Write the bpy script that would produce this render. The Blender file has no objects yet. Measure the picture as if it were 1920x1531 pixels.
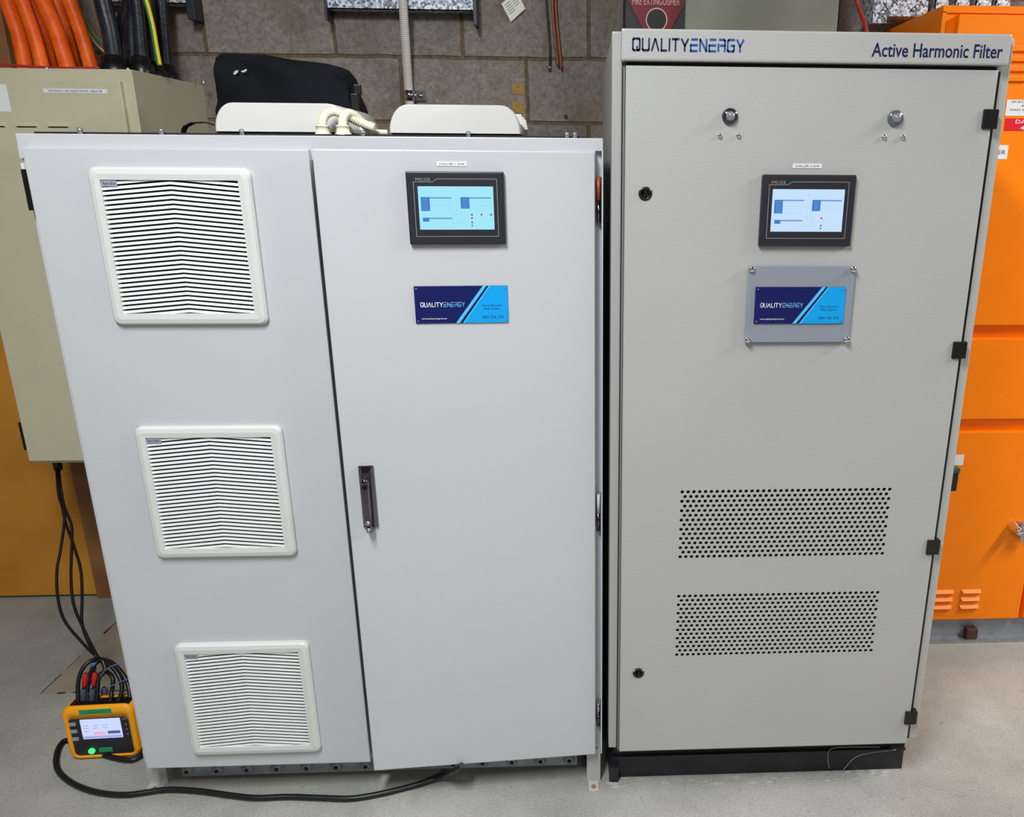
import bpy, bmesh, math, random
from mathutils import Vector, Matrix
R = math.radians
PI = math.pi
random.seed(7)
scene = bpy.context.scene
COL = scene.collection

# ------------------------------------------------------------------ camera
F_PX, CX, CY = 1475.2822, 1152.7759, 765.0
YAW, PITCH, ROLL = -0.05, 0.2957, 0.0067
CP = Vector((1.1205, -1.7336, 1.6024))
FW = Vector((-math.sin(YAW)*math.cos(PITCH), math.cos(YAW)*math.cos(PITCH), -math.sin(PITCH)))
r0 = Vector((math.cos(YAW), math.sin(YAW), 0)); u0 = r0.cross(FW)
RR = math.cos(ROLL)*r0 + math.sin(ROLL)*u0
UU = -math.sin(ROLL)*r0 + math.cos(ROLL)*u0
cam = bpy.data.objects.new('camera', bpy.data.cameras.new('camera'))
COL.objects.link(cam)
cam.data.sensor_fit = 'HORIZONTAL'; cam.data.sensor_width = 36
cam.data.lens = F_PX*36/1920
cam.data.shift_x = (960-CX)/1920
cam.data.shift_y = (CY-765.5)/1920
cam.data.clip_start = 0.05
cam.matrix_world = Matrix(((RR.x, UU.x, -FW.x, CP.x), (RR.y, UU.y, -FW.y, CP.y), (RR.z, UU.z, -FW.z, CP.z), (0, 0, 0, 1)))
scene.camera = cam

def at(u, v, ax, val):
    """the point of the place on the plane ax = val that a survey pixel of the photograph shows"""
    d = FW + RR*(u-CX)/F_PX - UU*(v-CY)/F_PX
    i = 'xyz'.index(ax)
    return CP + d*((val-CP[i])/d[i])

# ------------------------------------------------------------------ world, lights, exposure
w = bpy.data.worlds.new('world'); scene.world = w; w.use_nodes = True
bgn = w.node_tree.nodes['Background']
bgn.inputs[0].default_value = (0.90, 0.94, 1.0, 1); bgn.inputs[1].default_value = 0.13
def area(name, loc, sx, sy, power, col=(1, .985, .96), aim=None):
    l = bpy.data.lights.new(name, 'AREA'); l.shape = 'RECTANGLE'; l.size = sx; l.size_y = sy
    l.energy = power; l.color = col
    o = bpy.data.objects.new(name, l); COL.objects.link(o); o.location = loc
    if aim is not None:
        o.rotation_euler = (Vector(aim)-Vector(loc)).to_track_quat('-Z', 'Y').to_euler()
    return o
area('ceiling_or_fill_lamp', (0.5, -1.75, 3.1), .30, 1.25, 104, (.96, .985, 1))
area('ceiling_or_fill_lamp', (4.2, -.7, 3.1), .30, 1.25, 135)
area('ceiling_or_fill_lamp', (2.0, -4.2, 3.1), 1.25, .30, 46)  # added fill light from behind the camera, no known fixture
vs = scene.view_settings
vs.view_transform = 'Standard'; vs.look = 'None'; vs.gamma = 1; vs.use_curve_mapping = False
vs.exposure = 0.0

# ------------------------------------------------------------------ materials
def lin(c):
    return tuple(((x/255)/12.92 if x/255 <= .04045 else ((x/255+.055)/1.055)**2.4) for x in c)+(1,)
MATS = {}
def mat(name, rgb, rough=.5, metal=0, nscale=0, namt=0, bump=0, bscale=300, emit=0, spec=.5, coat=0, rgb2=None, trans=0, alpha=1):
    if name in MATS: return MATS[name]
    m = bpy.data.materials.new(name); m.use_nodes = True
    nt = m.node_tree; b = nt.nodes['Principled BSDF']
    c = lin(rgb)
    b.inputs['Base Color'].default_value = c
    b.inputs['Roughness'].default_value = rough; b.inputs['Metallic'].default_value = metal
    b.inputs['Specular IOR Level'].default_value = spec
    b.inputs['Coat Weight'].default_value = coat
    b.inputs['Transmission Weight'].default_value = trans
    tc = nt.nodes.new('ShaderNodeTexCoord')
    if namt or rgb2:
        n = nt.nodes.new('ShaderNodeTexNoise'); n.inputs['Scale'].default_value = nscale or 20
        n.inputs['Detail'].default_value = 6
        nt.links.new(tc.outputs['Object'], n.inputs['Vector'])
        mx = nt.nodes.new('ShaderNodeMix'); mx.data_type = 'RGBA'
        rp = nt.nodes.new('ShaderNodeMapRange'); rp.inputs[1].default_value = .35; rp.inputs[2].default_value = .65
        nt.links.new(n.outputs['Fac'], rp.inputs[0]); nt.links.new(rp.outputs[0], mx.inputs[0])
        if rgb2: c2 = lin(rgb2)
        else:
            c2 = tuple(x*(1-namt) for x in c[:3])+(1,)
        mx.inputs[6].default_value = c2; mx.inputs[7].default_value = c
        nt.links.new(mx.outputs[2], b.inputs['Base Color'])
    if bump:
        n2 = nt.nodes.new('ShaderNodeTexNoise'); n2.inputs['Scale'].default_value = bscale; n2.inputs['Detail'].default_value = 3
        nt.links.new(tc.outputs['Object'], n2.inputs['Vector'])
        bp = nt.nodes.new('ShaderNodeBump'); bp.inputs['Strength'].default_value = bump; bp.inputs['Distance'].default_value = .002
        nt.links.new(n2.outputs['Fac'], bp.inputs['Height']); nt.links.new(bp.outputs[0], b.inputs['Normal'])
    if emit:
        b.inputs['Emission Color'].default_value = c; b.inputs['Emission Strength'].default_value = emit
        b.inputs['Base Color'].default_value = (0.01, 0.01, 0.01, 1)
    MATS[name] = m
    return m
WHITE = mat('white_cabinet_paint', (195, 197, 201), .36, bump=.12, bscale=420, nscale=2, namt=.03)
GREY = mat('grey_textured_paint', (178, 178, 176), .34, bump=.22, bscale=380, nscale=3, namt=.04)
GREYD = mat('grey_flange_paint', (172, 172, 169), .38, bump=.2, bscale=380)
BEIGE = mat('beige_enamel', (196, 191, 164), .42, bump=.12, bscale=300, nscale=8, namt=.04)
ORANGE = mat('orange_enamel', (255, 132, 0), .42, spec=.25, bump=.15, bscale=330, nscale=12, namt=.04)
PLAST = mat('white_grille_plastic', (211, 212, 209), .42)
FILT = mat('dark_filter_mat', (9, 9, 10), .95)
HOOD = mat('cream_hood_plastic', (222, 221, 216), .32)
CREAM = mat('cream_hose_plastic', (235, 230, 205), .4)
CONDU = mat('grey_conduit_plastic', (216, 212, 202), .5)
BLACK = mat('black_plastic', (14, 14, 15), .35)
RUB = mat('black_rubber_sheath', (20, 20, 24), .42, bump=.2, bscale=90, nscale=40, namt=.3)
CABLK = mat('black_armoured_cable', (20, 22, 29), .36, nscale=30, rgb2=(42, 45, 56), bump=.3, bscale=120)
ORC = mat('orange_cable_sheath', (255, 112, 24), .45, nscale=25, rgb2=(226, 84, 14), spec=.3, bump=.2, bscale=90)
FAB = mat('black_bag_fabric', (16, 18, 27), .85, bump=.6, bscale=500, nscale=9, rgb2=(8, 9, 14), spec=.25)
STRAPM = mat('grey_black_webbing', (38, 38, 38), .8, bump=.5, bscale=700)
CHROME = mat('chrome', (225, 225, 232), .08, 1)
CHROMED = mat('dark_chrome', (120, 116, 122), .12, 1)
ZINC = mat('zinc_steel', (185, 188, 195), .35, .8, nscale=60, namt=.25)
STEELD = mat('dull_steel_rail', (150, 153, 160), .5, .35, nscale=30, namt=.2)
LABEL = mat('label_white', (226, 228, 230), .5)
INK = mat('dark_ink', (25, 28, 40), .5)
NAVYI = mat('navy_lettering', (14, 22, 72), .35)
BLUEI = mat('blue_lettering', (14, 74, 150), .35)
NAVY = mat('plate_navy', (14, 24, 88), .3)
CYAN = mat('plate_cyan', (10, 158, 232), .3)
CYANL = mat('plate_light_cyan', (84, 192, 240), .3)
WHI = mat('white_print', (240, 245, 255), .4)
PBLUE = mat('light_blue_print', (110, 180, 235), .4)
DTEAL = mat('dark_teal_print', (12, 62, 110), .4)
BEZ = mat('screen_bezel', (36, 34, 42), .4)
BEZO = mat('screen_outline', (150, 148, 156), .4)
SCR1 = mat('display_cyan', (160, 232, 252), emit=.95)
SCR2 = mat('display_blue', (198, 226, 255), emit=.95)
SBL = mat('display_table_blue', (45, 130, 215), emit=.8)
SBD = mat('display_table_line', (120, 165, 225), emit=.8)
SGR = mat('display_grid', (150, 215, 245), emit=.8)
SRED = mat('display_red_dot', (190, 60, 90), emit=.7)
SGRN = mat('display_green_dot', (60, 200, 140), emit=.7)
COPPER = mat('copper_rod', (158, 84, 54), .4, .3, nscale=30, namt=.4)
REDC = mat('red_cable', (170, 44, 34), .45)
YEL = mat('meter_yellow', (250, 165, 10), .45)
MGREY = mat('meter_charcoal', (36, 36, 42), .5)
GRNL = mat('green_label_tape', (20, 150, 92), .5)
GLED = mat('green_lamp', (60, 235, 120), emit=1.4)
BTN = mat('grey_button', (150, 152, 158), .5)
MSCR = mat('meter_display', (205, 218, 255), emit=.98)
MSCP = mat('meter_display_pink', (250, 180, 205), emit=.9)
MSCD = mat('meter_display_slate', (90, 95, 175), emit=.8)
MSCL = mat('meter_display_lilac', (165, 180, 240), emit=.9)
REDP = mat('red_clip_plastic', (190, 35, 30), .4)
BLUEP = mat('blue_clip_plastic', (70, 100, 165), .4)
SLATE = mat('grey_clip_plastic', (70, 76, 92), .4)
MAROON = mat('maroon_sign_face', (120, 14, 34), .4)
DARKB = mat('dark_backboard', (62, 60, 64), .6, nscale=20, namt=.15)
PINKT = mat('sign_lettering', (222, 178, 168), .5)
KHAKI = mat('grey_green_panel', (140, 143, 128), .6, nscale=4, rgb2=(120, 122, 106), bump=.3, bscale=200)
REDL = mat('danger_red', (222, 14, 32), .4)
YGY = mat('earth_yellow', (238, 214, 40), .4)
YGG = mat('earth_green', (58, 140, 62), .4)
ACRYL = mat('grey_backing_plate', (140, 146, 157), .18, spec=.7)
YTAPE = mat('ochre_tape', (176, 140, 66), .7, nscale=60, namt=.3)
BRASS = mat('brass_tip', (176, 160, 120), .3, .9)
ORREF = mat('orange_hinge_pin', (176, 80, 50), .4, .3)
BROWN = mat('brown_plug', (76, 46, 42), .6)
LENS = mat('lamp_lens_grey', (96, 100, 110), .12, .35, coat=1)
LENSC = mat('lamp_lens_core', (150, 155, 165), .12, .4, coat=1)
OLIVE = mat('dark_green_latch', (40, 90, 50), .5)
DUST = mat('dust_and_fibre', (168, 167, 163), .95, nscale=30, namt=.4)
BLKST = mat('black_plinth_paint', (20, 20, 24), .45, nscale=14, rgb2=(34, 34, 40), bump=.3, bscale=120)
RUST = mat('rust', (150, 104, 50), .8)

def galv_mat():
    m = bpy.data.materials.new('spangled_galvanised_steel'); m.use_nodes = True
    nt = m.node_tree; b = nt.nodes['Principled BSDF']
    tc = nt.nodes.new('ShaderNodeTexCoord')
    v = nt.nodes.new('ShaderNodeTexVoronoi'); v.inputs['Scale'].default_value = 130
    n = nt.nodes.new('ShaderNodeTexNoise'); n.inputs['Scale'].default_value = 160; n.inputs['Detail'].default_value = 4
    mxv = nt.nodes.new('ShaderNodeMix'); mxv.data_type = 'RGBA'; mxv.inputs[0].default_value = .5
    nt.links.new(tc.outputs['Object'], v.inputs['Vector']); nt.links.new(tc.outputs['Object'], n.inputs['Vector'])
    nt.links.new(v.outputs['Color'], mxv.inputs[6]); nt.links.new(n.outputs['Color'], mxv.inputs[7])
    bw = nt.nodes.new('ShaderNodeRGBToBW'); nt.links.new(mxv.outputs[2], bw.inputs[0])
    cr = nt.nodes.new('ShaderNodeValToRGB')
    cr.color_ramp.elements[0].position = .36; cr.color_ramp.elements[0].color = lin((92, 98, 110))
    cr.color_ramp.elements[1].position = .62; cr.color_ramp.elements[1].color = lin((232, 238, 248))
    nt.links.new(bw.outputs[0], cr.inputs[0]); nt.links.new(cr.outputs[0], b.inputs['Base Color'])
    b.inputs['Metallic'].default_value = .15; b.inputs['Roughness'].default_value = .45
    return m
GALV = galv_mat()

def block_mat():
    m = bpy.data.materials.new('concrete_block_wall'); m.use_nodes = True
    nt = m.node_tree; N = nt.nodes; L = nt.links; b = N['Principled BSDF']
    b.inputs['Roughness'].default_value = .92; b.inputs['Specular IOR Level'].default_value = .2
    tc = N.new('ShaderNodeTexCoord'); sp = N.new('ShaderNodeSeparateXYZ'); cb = N.new('ShaderNodeCombineXYZ')
    L.new(tc.outputs['Object'], sp.inputs[0])
    wob = N.new('ShaderNodeTexNoise'); wob.inputs['Scale'].default_value = 14; L.new(tc.outputs['Object'], wob.inputs['Vector'])
    ws = N.new('ShaderNodeMath'); ws.operation = 'MULTIPLY_ADD'; ws.inputs[1].default_value = .010; ws.inputs[2].default_value = -.005
    L.new(wob.outputs['Fac'], ws.inputs[0])
    ax = N.new('ShaderNodeMath'); ax.operation = 'ADD'; ax.inputs[1].default_value = .07+4.125
    az = N.new('ShaderNodeMath'); az.operation = 'ADD'; az.inputs[1].default_value = -.147+.8
    L.new(sp.outputs[0], ax.inputs[0]); L.new(sp.outputs[2], az.inputs[0])
    ax2 = N.new('ShaderNodeMath'); ax2.operation = 'ADD'; L.new(ax.outputs[0], ax2.inputs[0]); L.new(ws.outputs[0], ax2.inputs[1])
    az2 = N.new('ShaderNodeMath'); az2.operation = 'ADD'; L.new(az.outputs[0], az2.inputs[0]); L.new(ws.outputs[0], az2.inputs[1])
    L.new(ax2.outputs[0], cb.inputs[0]); L.new(az2.outputs[0], cb.inputs[1])
    br = N.new('ShaderNodeTexBrick'); br.offset = .5; br.offset_frequency = 2; br.squash = 1
    br.inputs['Scale'].default_value = 1; br.inputs['Mortar Size'].default_value = .0065; br.inputs['Mortar Smooth'].default_value = .35
    br.inputs['Brick Width'].default_value = .4125; br.inputs['Row Height'].default_value = .2
    br.inputs['Color1'].default_value = lin((160, 150, 141)); br.inputs['Color2'].default_value = lin((138, 130, 124))
    br.inputs['Mortar'].default_value = lin((122, 104, 82)); br.inputs['Bias'].default_value = 0
    L.new(cb.outputs[0], br.inputs['Vector'])
    n1 = N.new('ShaderNodeTexNoise'); n1.inputs['Scale'].default_value = 75; n1.inputs['Detail'].default_value = 9; n1.inputs['Roughness'].default_value = .85
    n2 = N.new('ShaderNodeTexNoise'); n2.inputs['Scale'].default_value = 7; n2.inputs['Detail'].default_value = 6
    L.new(tc.outputs['Object'], n1.inputs['Vector']); L.new(tc.outputs['Object'], n2.inputs['Vector'])
    r1 = N.new('ShaderNodeMapRange'); r1.inputs[1].default_value = .33; r1.inputs[2].default_value = .67; r1.inputs[3].default_value = .45; r1.inputs[4].default_value = 1.5
    L.new(n1.outputs['Fac'], r1.inputs[0])
    m1 = N.new('ShaderNodeMix'); m1.data_type = 'RGBA'; m1.blend_type = 'MULTIPLY'; m1.inputs[0].default_value = 1
    L.new(br.outputs['Color'], m1.inputs[6]); L.new(r1.outputs[0], m1.inputs[7])
    r2 = N.new('ShaderNodeMapRange'); r2.inputs[1].default_value = .5; r2.inputs[2].default_value = .72; L.new(n2.outputs['Fac'], r2.inputs[0])
    r2.inputs[4].default_value = .45
    m2 = N.new('ShaderNodeMix'); m2.data_type = 'RGBA'; m2.inputs[7].default_value = lin((128, 112, 84))
    L.new(r2.outputs[0], m2.inputs[0]); L.new(m1.outputs[2], m2.inputs[6]); L.new(m2.outputs[2], b.inputs['Base Color'])
    ma = N.new('ShaderNodeMath'); ma.operation = 'MULTIPLY_ADD'; ma.inputs[1].default_value = -1.6; L.new(br.outputs['Fac'], ma.inputs[0])
    L.new(n1.outputs['Fac'], ma.inputs[2])
    bp = N.new('ShaderNodeBump'); bp.inputs['Strength'].default_value = .8; bp.inputs['Distance'].default_value = .006
    L.new(ma.outputs[0], bp.inputs['Height']); L.new(bp.outputs[0], b.inputs['Normal'])
    return m

def floor_mat():
    m = bpy.data.materials.new('concrete_floor'); m.use_nodes = True
    nt = m.node_tree; N = nt.nodes; L = nt.links; b = N['Principled BSDF']
    b.inputs['Roughness'].default_value = .7; b.inputs['Specular IOR Level'].default_value = .3
    tc = N.new('ShaderNodeTexCoord')
    def noise(s, d, lo, hi, a, c):
        n = N.new('ShaderNodeTexNoise'); n.inputs['Scale'].default_value = s; n.inputs['Detail'].default_value = d
        n.inputs['Roughness'].default_value = .65
        L.new(tc.outputs['Object'], n.inputs['Vector'])
        r = N.new('ShaderNodeMapRange'); r.inputs[1].default_value = lo; r.inputs[2].default_value = hi
        r.inputs[3].default_value = a; r.inputs[4].default_value = c
        L.new(n.outputs['Fac'], r.inputs[0]); return n, r
    n1, a1 = noise(2.2, 8, .35, .65, 0, 1)
    n2, a2 = noise(160, 4, .3, .7, .82, 1.15)
    n3, a3 = noise(34, 5, .62, .72, 0, .5)
    mx = N.new('ShaderNodeMix'); mx.data_type = 'RGBA'
    mx.inputs[6].default_value = lin((140, 140, 134)); mx.inputs[7].default_value = lin((168, 168, 161))
    L.new(a1.outputs[0], mx.inputs[0])
    m2 = N.new('ShaderNodeMix'); m2.data_type = 'RGBA'; m2.blend_type = 'MULTIPLY'; m2.inputs[0].default_value = 1
    L.new(mx.outputs[2], m2.inputs[6]); L.new(a2.outputs[0], m2.inputs[7])
    m3 = N.new('ShaderNodeMix'); m3.data_type = 'RGBA'; m3.inputs[7].default_value = lin((112, 108, 100))
    L.new(a3.outputs[0], m3.inputs[0]); L.new(m2.outputs[2], m3.inputs[6]); L.new(m3.outputs[2], b.inputs['Base Color'])
    bp = N.new('ShaderNodeBump'); bp.inputs['Strength'].default_value = .35; bp.inputs['Distance'].default_value = .003
    L.new(n2.outputs['Fac'], bp.inputs['Height']); L.new(bp.outputs[0], b.inputs['Normal'])
    return m

# ------------------------------------------------------------------ mesh builder
class MB:
    def __init__(s): s.v = []; s.f = []; s.m = []; s.sm = []; s.T = None
    def add(s, vs_, fs, m=0, smooth=False):
        k = len(s.v)
        for p in vs_:
            p = Vector(p); s.v.append(s.T @ p if s.T else p)
        for f in fs: s.f.append([k+i for i in f]); s.m.append(m); s.sm.append(smooth)
        return s
    def bm(s, b, m=0, smooth=False):
        b.verts.ensure_lookup_table(); b.verts.index_update()
        s.add([v.co.copy() for v in b.verts], [[v.index for v in f.verts] for f in b.faces], m, smooth); b.free(); return s
    def box(s, x0, x1, y0, y1, z0, z1, m=0, bev=0, seg=2):
        if not bev:
            V = [(x0, y0, z0), (x1, y0, z0), (x1, y1, z0), (x0, y1, z0), (x0, y0, z1), (x1, y0, z1), (x1, y1, z1), (x0, y1, z1)]
            return s.add(V, [(0, 3, 2, 1), (4, 5, 6, 7), (0, 1, 5, 4), (1, 2, 6, 5), (2, 3, 7, 6), (3, 0, 4, 7)], m)
        b = bmesh.new(); bmesh.ops.create_cube(b, size=1)
        for v in b.verts:
            v.co = Vector(((x0+x1)/2+v.co.x*(x1-x0), (y0+y1)/2+v.co.y*(y1-y0), (z0+z1)/2+v.co.z*(z1-z0)))
        bmesh.ops.bevel(b, geom=b.edges[:], offset=bev, segments=seg, affect='EDGES', profile=.6)
        return s.bm(b, m)
    def prism(s, pts, y0, y1, m=0, smooth=False):
        """outline pts (x, z) counter-clockwise seen from the front, from y0 (front) to y1"""
        n = len(pts)
        V = [(p[0], y0, p[1]) for p in pts]+[(p[0], y1, p[1]) for p in pts]
        s.add(V, [list(range(n))], m); s.add(V, [list(range(2*n-1, n-1, -1))], m)
        return s.add(V, [(i, i+n, (i+1) % n+n, (i+1) % n) for i in range(n)], m, smooth)
    def cyl(s, c, ax, r, h, m=0, n=20, r2=None, smooth=True, caps=True):
        """from point c along ax (unit) by h"""
        c = Vector(c); ax = Vector(ax).normalized(); r2 = r if r2 is None else r2
        a = ax.orthogonal().normalized(); b = ax.cross(a)
        V = [c+a*r*math.cos(2*PI*i/n)+b*r*math.sin(2*PI*i/n) for i in range(n)]
        V += [c+ax*h+a*r2*math.cos(2*PI*i/n)+b*r2*math.sin(2*PI*i/n) for i in range(n)]
        s.add(V, [(i, (i+1) % n, (i+1) % n+n, i+n) for i in range(n)], m, smooth)
        if caps: s.add(V, [list(range(n-1, -1, -1)), list(range(n, 2*n))], m)
        return s
    def lathe(s, c, ax, prof, m=0, n=24):
        """prof: (radius, distance along ax)"""
        c = Vector(c); ax = Vector(ax).normalized(); a = ax.orthogonal().normalized(); b = ax.cross(a)
        V = []
        for r, h in prof:
            V += [c+ax*h+a*max(r, 1e-5)*math.cos(2*PI*i/n)+b*max(r, 1e-5)*math.sin(2*PI*i/n) for i in range(n)]
        k = len(prof)
        return s.add(V, [(j*n+i, j*n+(i+1) % n, (j+1)*n+(i+1) % n, (j+1)*n+i) for j in range(k-1) for i in range(n)], m, True)
    def tube(s, pts, r, m=0, n=12, sub=6, ring=None, m2=None, flat=None):
        """smooth tube through pts; ring=(pitch, depth) corrugates it; m2 = stripe material on some sides"""
        P = [Vector(p) for p in pts]; Q = []
        if len(P) == 2: Q = [P[0].lerp(P[1], i/sub) for i in range(sub+1)]
        else:
            for i in range(len(P)-1):
                p0 = P[max(i-1, 0)]; p1 = P[i]; p2 = P[i+1]; p3 = P[min(i+2, len(P)-1)]
                for j in range(sub):
                    t = j/sub
                    Q.append(.5*((2*p1)+(p2-p0)*t+(2*p0-5*p1+4*p2-p3)*t*t+(3*p1-p0-3*p2+p3)*t**3))
            Q.append(P[-1])
        if ring:
            L = 0; S = [0]
            for i in range(1, len(Q)): L += (Q[i]-Q[i-1]).length; S.append(L)
            k = max(4, int(L/ring[0]*4)); Q2 = []; j = 0
            for i in range(k+1):
                d = L*i/k
                while j < len(S)-2 and S[j+1] < d: j += 1
                t = (d-S[j])/max(S[j+1]-S[j], 1e-9); Q2.append(Q[j].lerp(Q[j+1], t))
            Q = Q2
        V = []; prev = None
        for i, q in enumerate(Q):
            t = (Q[min(i+1, len(Q)-1)]-Q[max(i-1, 0)]).normalized()
            a = (prev - t*prev.dot(t)).normalized() if prev is not None else t.orthogonal().normalized()
            prev = a; b = t.cross(a)
            rr = r*(1-(ring[1] if i % 4 in (0,) else (ring[1]*.5 if i % 4 in (1, 3) else 0))) if ring else r
            V += [q+a*rr*math.cos(2*PI*k/n)+b*rr*math.sin(2*PI*k/n) for k in range(n)]
        for i in range(len(Q)-1):
            for k in range(n):
                mm = m
                if m2 is not None and (k % (n//2)) < n//6: mm = m2
                s.add([V[i*n+k], V[i*n+(k+1) % n], V[(i+1)*n+(k+1) % n], V[(i+1)*n+k]], [(0, 1, 2, 3)], mm, True)
        s.add(V[:n], [list(range(n-1, -1, -1))], m); s.add(V[-n:], [list(range(n))], m)
        return s
    def build(s, name, mats, parent=None, origin=None, merge=True):
        if not isinstance(mats, (list, tuple)): mats = [mats]
        if origin is None:
            if parent is None: origin = Vector(((min(v.x for v in s.v)+max(v.x for v in s.v))/2, (min(v.y for v in s.v)+max(v.y for v in s.v))/2, min(v.z for v in s.v)))
            else: origin = sum(s.v, Vector())/len(s.v)
        origin = Vector(origin)
        me = bpy.data.meshes.new(name); me.from_pydata([v-origin for v in s.v], [], s.f)
        for m in mats: me.materials.append(m)
        me.polygons.foreach_set('material_index', s.m); me.polygons.foreach_set('use_smooth', s.sm)
        if merge:
            b = bmesh.new(); b.from_mesh(me); bmesh.ops.remove_doubles(b, verts=b.verts, dist=1e-6)
            b.to_mesh(me); b.free()
        me.update()
        o = bpy.data.objects.new(name, me); COL.objects.link(o)
        o['w'] = tuple(origin)
        if parent is not None:
            o.parent = parent; o.location = origin-Vector(parent['w'])
        else: o.location = origin
        return o
def thing(name, label, cat, loc, group=None):
    o = bpy.data.objects.new(name, None); COL.objects.link(o); o.location = loc; o['w'] = tuple(Vector(loc))
    o.empty_display_size = .05
    return tag(o, label, cat, group)
def tag(o, label, cat, group=None):
    o['label'] = label; o['category'] = cat
    if group: o['group'] = group
    return o
def struct(o): o['kind'] = 'structure'; return o
def lab(o, label): o['label'] = label; return o

def text(mb, s, x0, x1, zc, y, h, m, wt=0, italic=0):
    """flat lettering facing -Y, between x0 and x1, capital height h, centred on height zc"""
    cu = bpy.data.curves.new('t', 'FONT'); cu.body = s; cu.size = 1; cu.resolution_u = 3; cu.extrude = 0; cu.offset = wt
    ob = bpy.data.objects.new('t', cu); COL.objects.link(ob)
    dg = bpy.context.evaluated_depsgraph_get(); me = ob.evaluated_get(dg).to_mesh()
    V = [v.co.copy() for v in me.vertices]; Fc = [list(p.vertices) for p in me.polygons]
    ob.evaluated_get(dg).to_mesh_clear(); bpy.data.objects.remove(ob); bpy.data.curves.remove(cu)
    a = min(v.x for v in V); b = max(v.x for v in V); cap = .73
    mb.add([((v.x-a)/(b-a)*(x1-x0)+x0+italic*v.y*h, y, zc+(v.y/cap-.5)*h) for v in V], Fc, m)

GL = {
 'Q': [[(.3, 0), (.1, 0), (0, .1), (0, .9), (.1, 1), (.7, 1), (.8, .9), (.8, .1), (.7, 0), (.52, 0)], [(.5, -.02), (.5, .3)]],
 'U': [[(0, 1), (0, .1), (.1, 0), (.66, 0), (.76, .1), (.76, 1)]],
 'A': [[(0, 0), (.36, .96), (.44, .96), (.8, 0)]],
 'L': [[(0, 1), (0, 0), (.6, 0)]],
 'I': [[(0, 1), (0, 0)]],
 'T': [[(0, 1), (.76, 1)], [(.38, 1), (.38, 0)]],
 'Y': [[(0, 1), (.38, .42), (.76, 1)], [(.38, .42), (.38, 0)]],
 'E': [[(.1, 1), (.74, 1)], [(.74, .5), (0, .5), (0, 0), (.74, 0)]],
 'N': [[(0, 0), (0, 1), (.76, 0), (.76, 1)]],
 'R': [[(.1, 1), (.66, 1), (.76, .9), (.76, .5), (.25, .5)], [(.0, .6), (0, 0)], [(.76, .5), (.76, 0)]],
 'G': [[(.76, 1), (.1, 1), (0, .9), (0, .1), (.1, 0), (.66, 0), (.76, .1), (.76, .5), (.4, .5)]]}
def logo(mb, x0, x1, z0, z1, y, m1, m2, th=.17):
    """the two-tone techno word mark"""
    wd = {'I': 0.0, 'L': .6, 'Q': .8, 'A': .8}; gap = .34
    s = 'QUALITYENERGY'; tot = sum(wd.get(c, .76) for c in s)+gap*(len(s)-1)
    kx = (x1-x0)/(tot+th); kz = (z1-z0)/(1+th); x = th/2
    for i, c in enumerate(s):
        m = m1 if i < 7 else m2
        for pl in GL[c]:
            for (a, b), (c2, d) in zip(pl[:-1], pl[1:]):
                p = Vector((a, b)); q = Vector((c2, d)); t = (q-p).normalized(); n = Vector((-t.y, t.x))*th/2
                p2 = p-t*th*.35; q2 = q+t*th*.35
                mb.add([(x0+(x+e.x)*kx, y, z0+(e.y+th/2)*kz) for e in (p2+n, p2-n, q2-n, q2+n)], [(0, 1, 2, 3)], m)
        x += wd.get(c, .76)+gap

# ------------------------------------------------------------------ setting
f = MB(); f.box(-4, 6, -5, 1.3, -.1, 0); struct(f.build('floor', floor_mat(), origin=(0, 0, 0)))
f = MB(); f.box(-4, 6, 1.1, 1.3, 0, 3.4); struct(f.build('wall_back', block_mat(), origin=(0, 0, 0)))
# triangular patch of lighter screed with a broken dark edge
A = at(76, 1301, 'z', 0); B = at(235, 1150, 'z', 0); Cc = at(290, 1292, 'z', 0)
PATCH = mat('screed_patch', (158, 148, 128), .85, nscale=9, rgb2=(140, 132, 116), bump=.4, bscale=80)
CRACK = mat('crack_dark', (54, 42, 34), .9)
pt = MB(); pt.add([(p.x, p.y, .0015) for p in (A, Cc, B)]+[(p.x, p.y, -.01) for p in (A, Cc, B)], [(0, 1, 2), (0, 3, 4, 1), (1, 4, 5, 2), (2, 5, 3, 0)], 0)
for p, q in ((A, B), (A, Cc)):
    nseg = 14
    for i in range(nseg):
        if random.random() < .25: continue
        a = p.lerp(q, i/nseg); b = p.lerp(q, (i+1)/nseg); t = (q-p).normalized(); n = Vector((-t.y, t.x, 0))*random.uniform(.001, .004)
        pt.add([(e.x, e.y, .0022) for e in (a-n, b-n, b+n, a+n)], [(0, 1, 2, 3)], 1)
struct(pt.build('trim_1', [PATCH, CRACK]))
# ochre door leaf with jamb at the left of the wall
OCH = mat('ochre_door_paint', (206, 142, 44), .6, nscale=3, rgb2=(184, 120, 34), bump=.5, bscale=60)
OCHD = mat('ochre_jamb_paint', (150, 104, 62), .6, nscale=5, rgb2=(128, 84, 50))
d = MB(); d.box(-1.75, -.742, 1.065, 1.10, .012, 2.02, 0, .002)
door1 = struct(d.build('door_1', OCH))
W2 = mat('side_wall_paint', (120, 116, 110), .9)
f = MB(); f.box(-2.2, -2.1, -5, 1.1, 0, 3.4); struct(f.build('unseen_wall_left', W2))  # unseen side wall, added to keep ambient light out
f = MB(); f.box(-2.2, 6, -5, 1.3, 3.4, 3.5); struct(f.build('unseen_ceiling', W2))  # unseen, added to close the room off from world light
j = MB(); j.box(-.738, -.66, 1.055, 1.10, 0, 2.07, 0, .002)
j.build('door_jamb', OCHD, door1)
for zz in (.42, .33):
    h = MB(); h.box(-.668, -.652, 1.045, 1.06, zz-.03, zz+.03, 0, .001); h.cyl((-.66, 1.045, zz-.03), (0, 0, 1), .006, .06)
    h.build('door_hinge', BLACK, door1)

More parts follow.
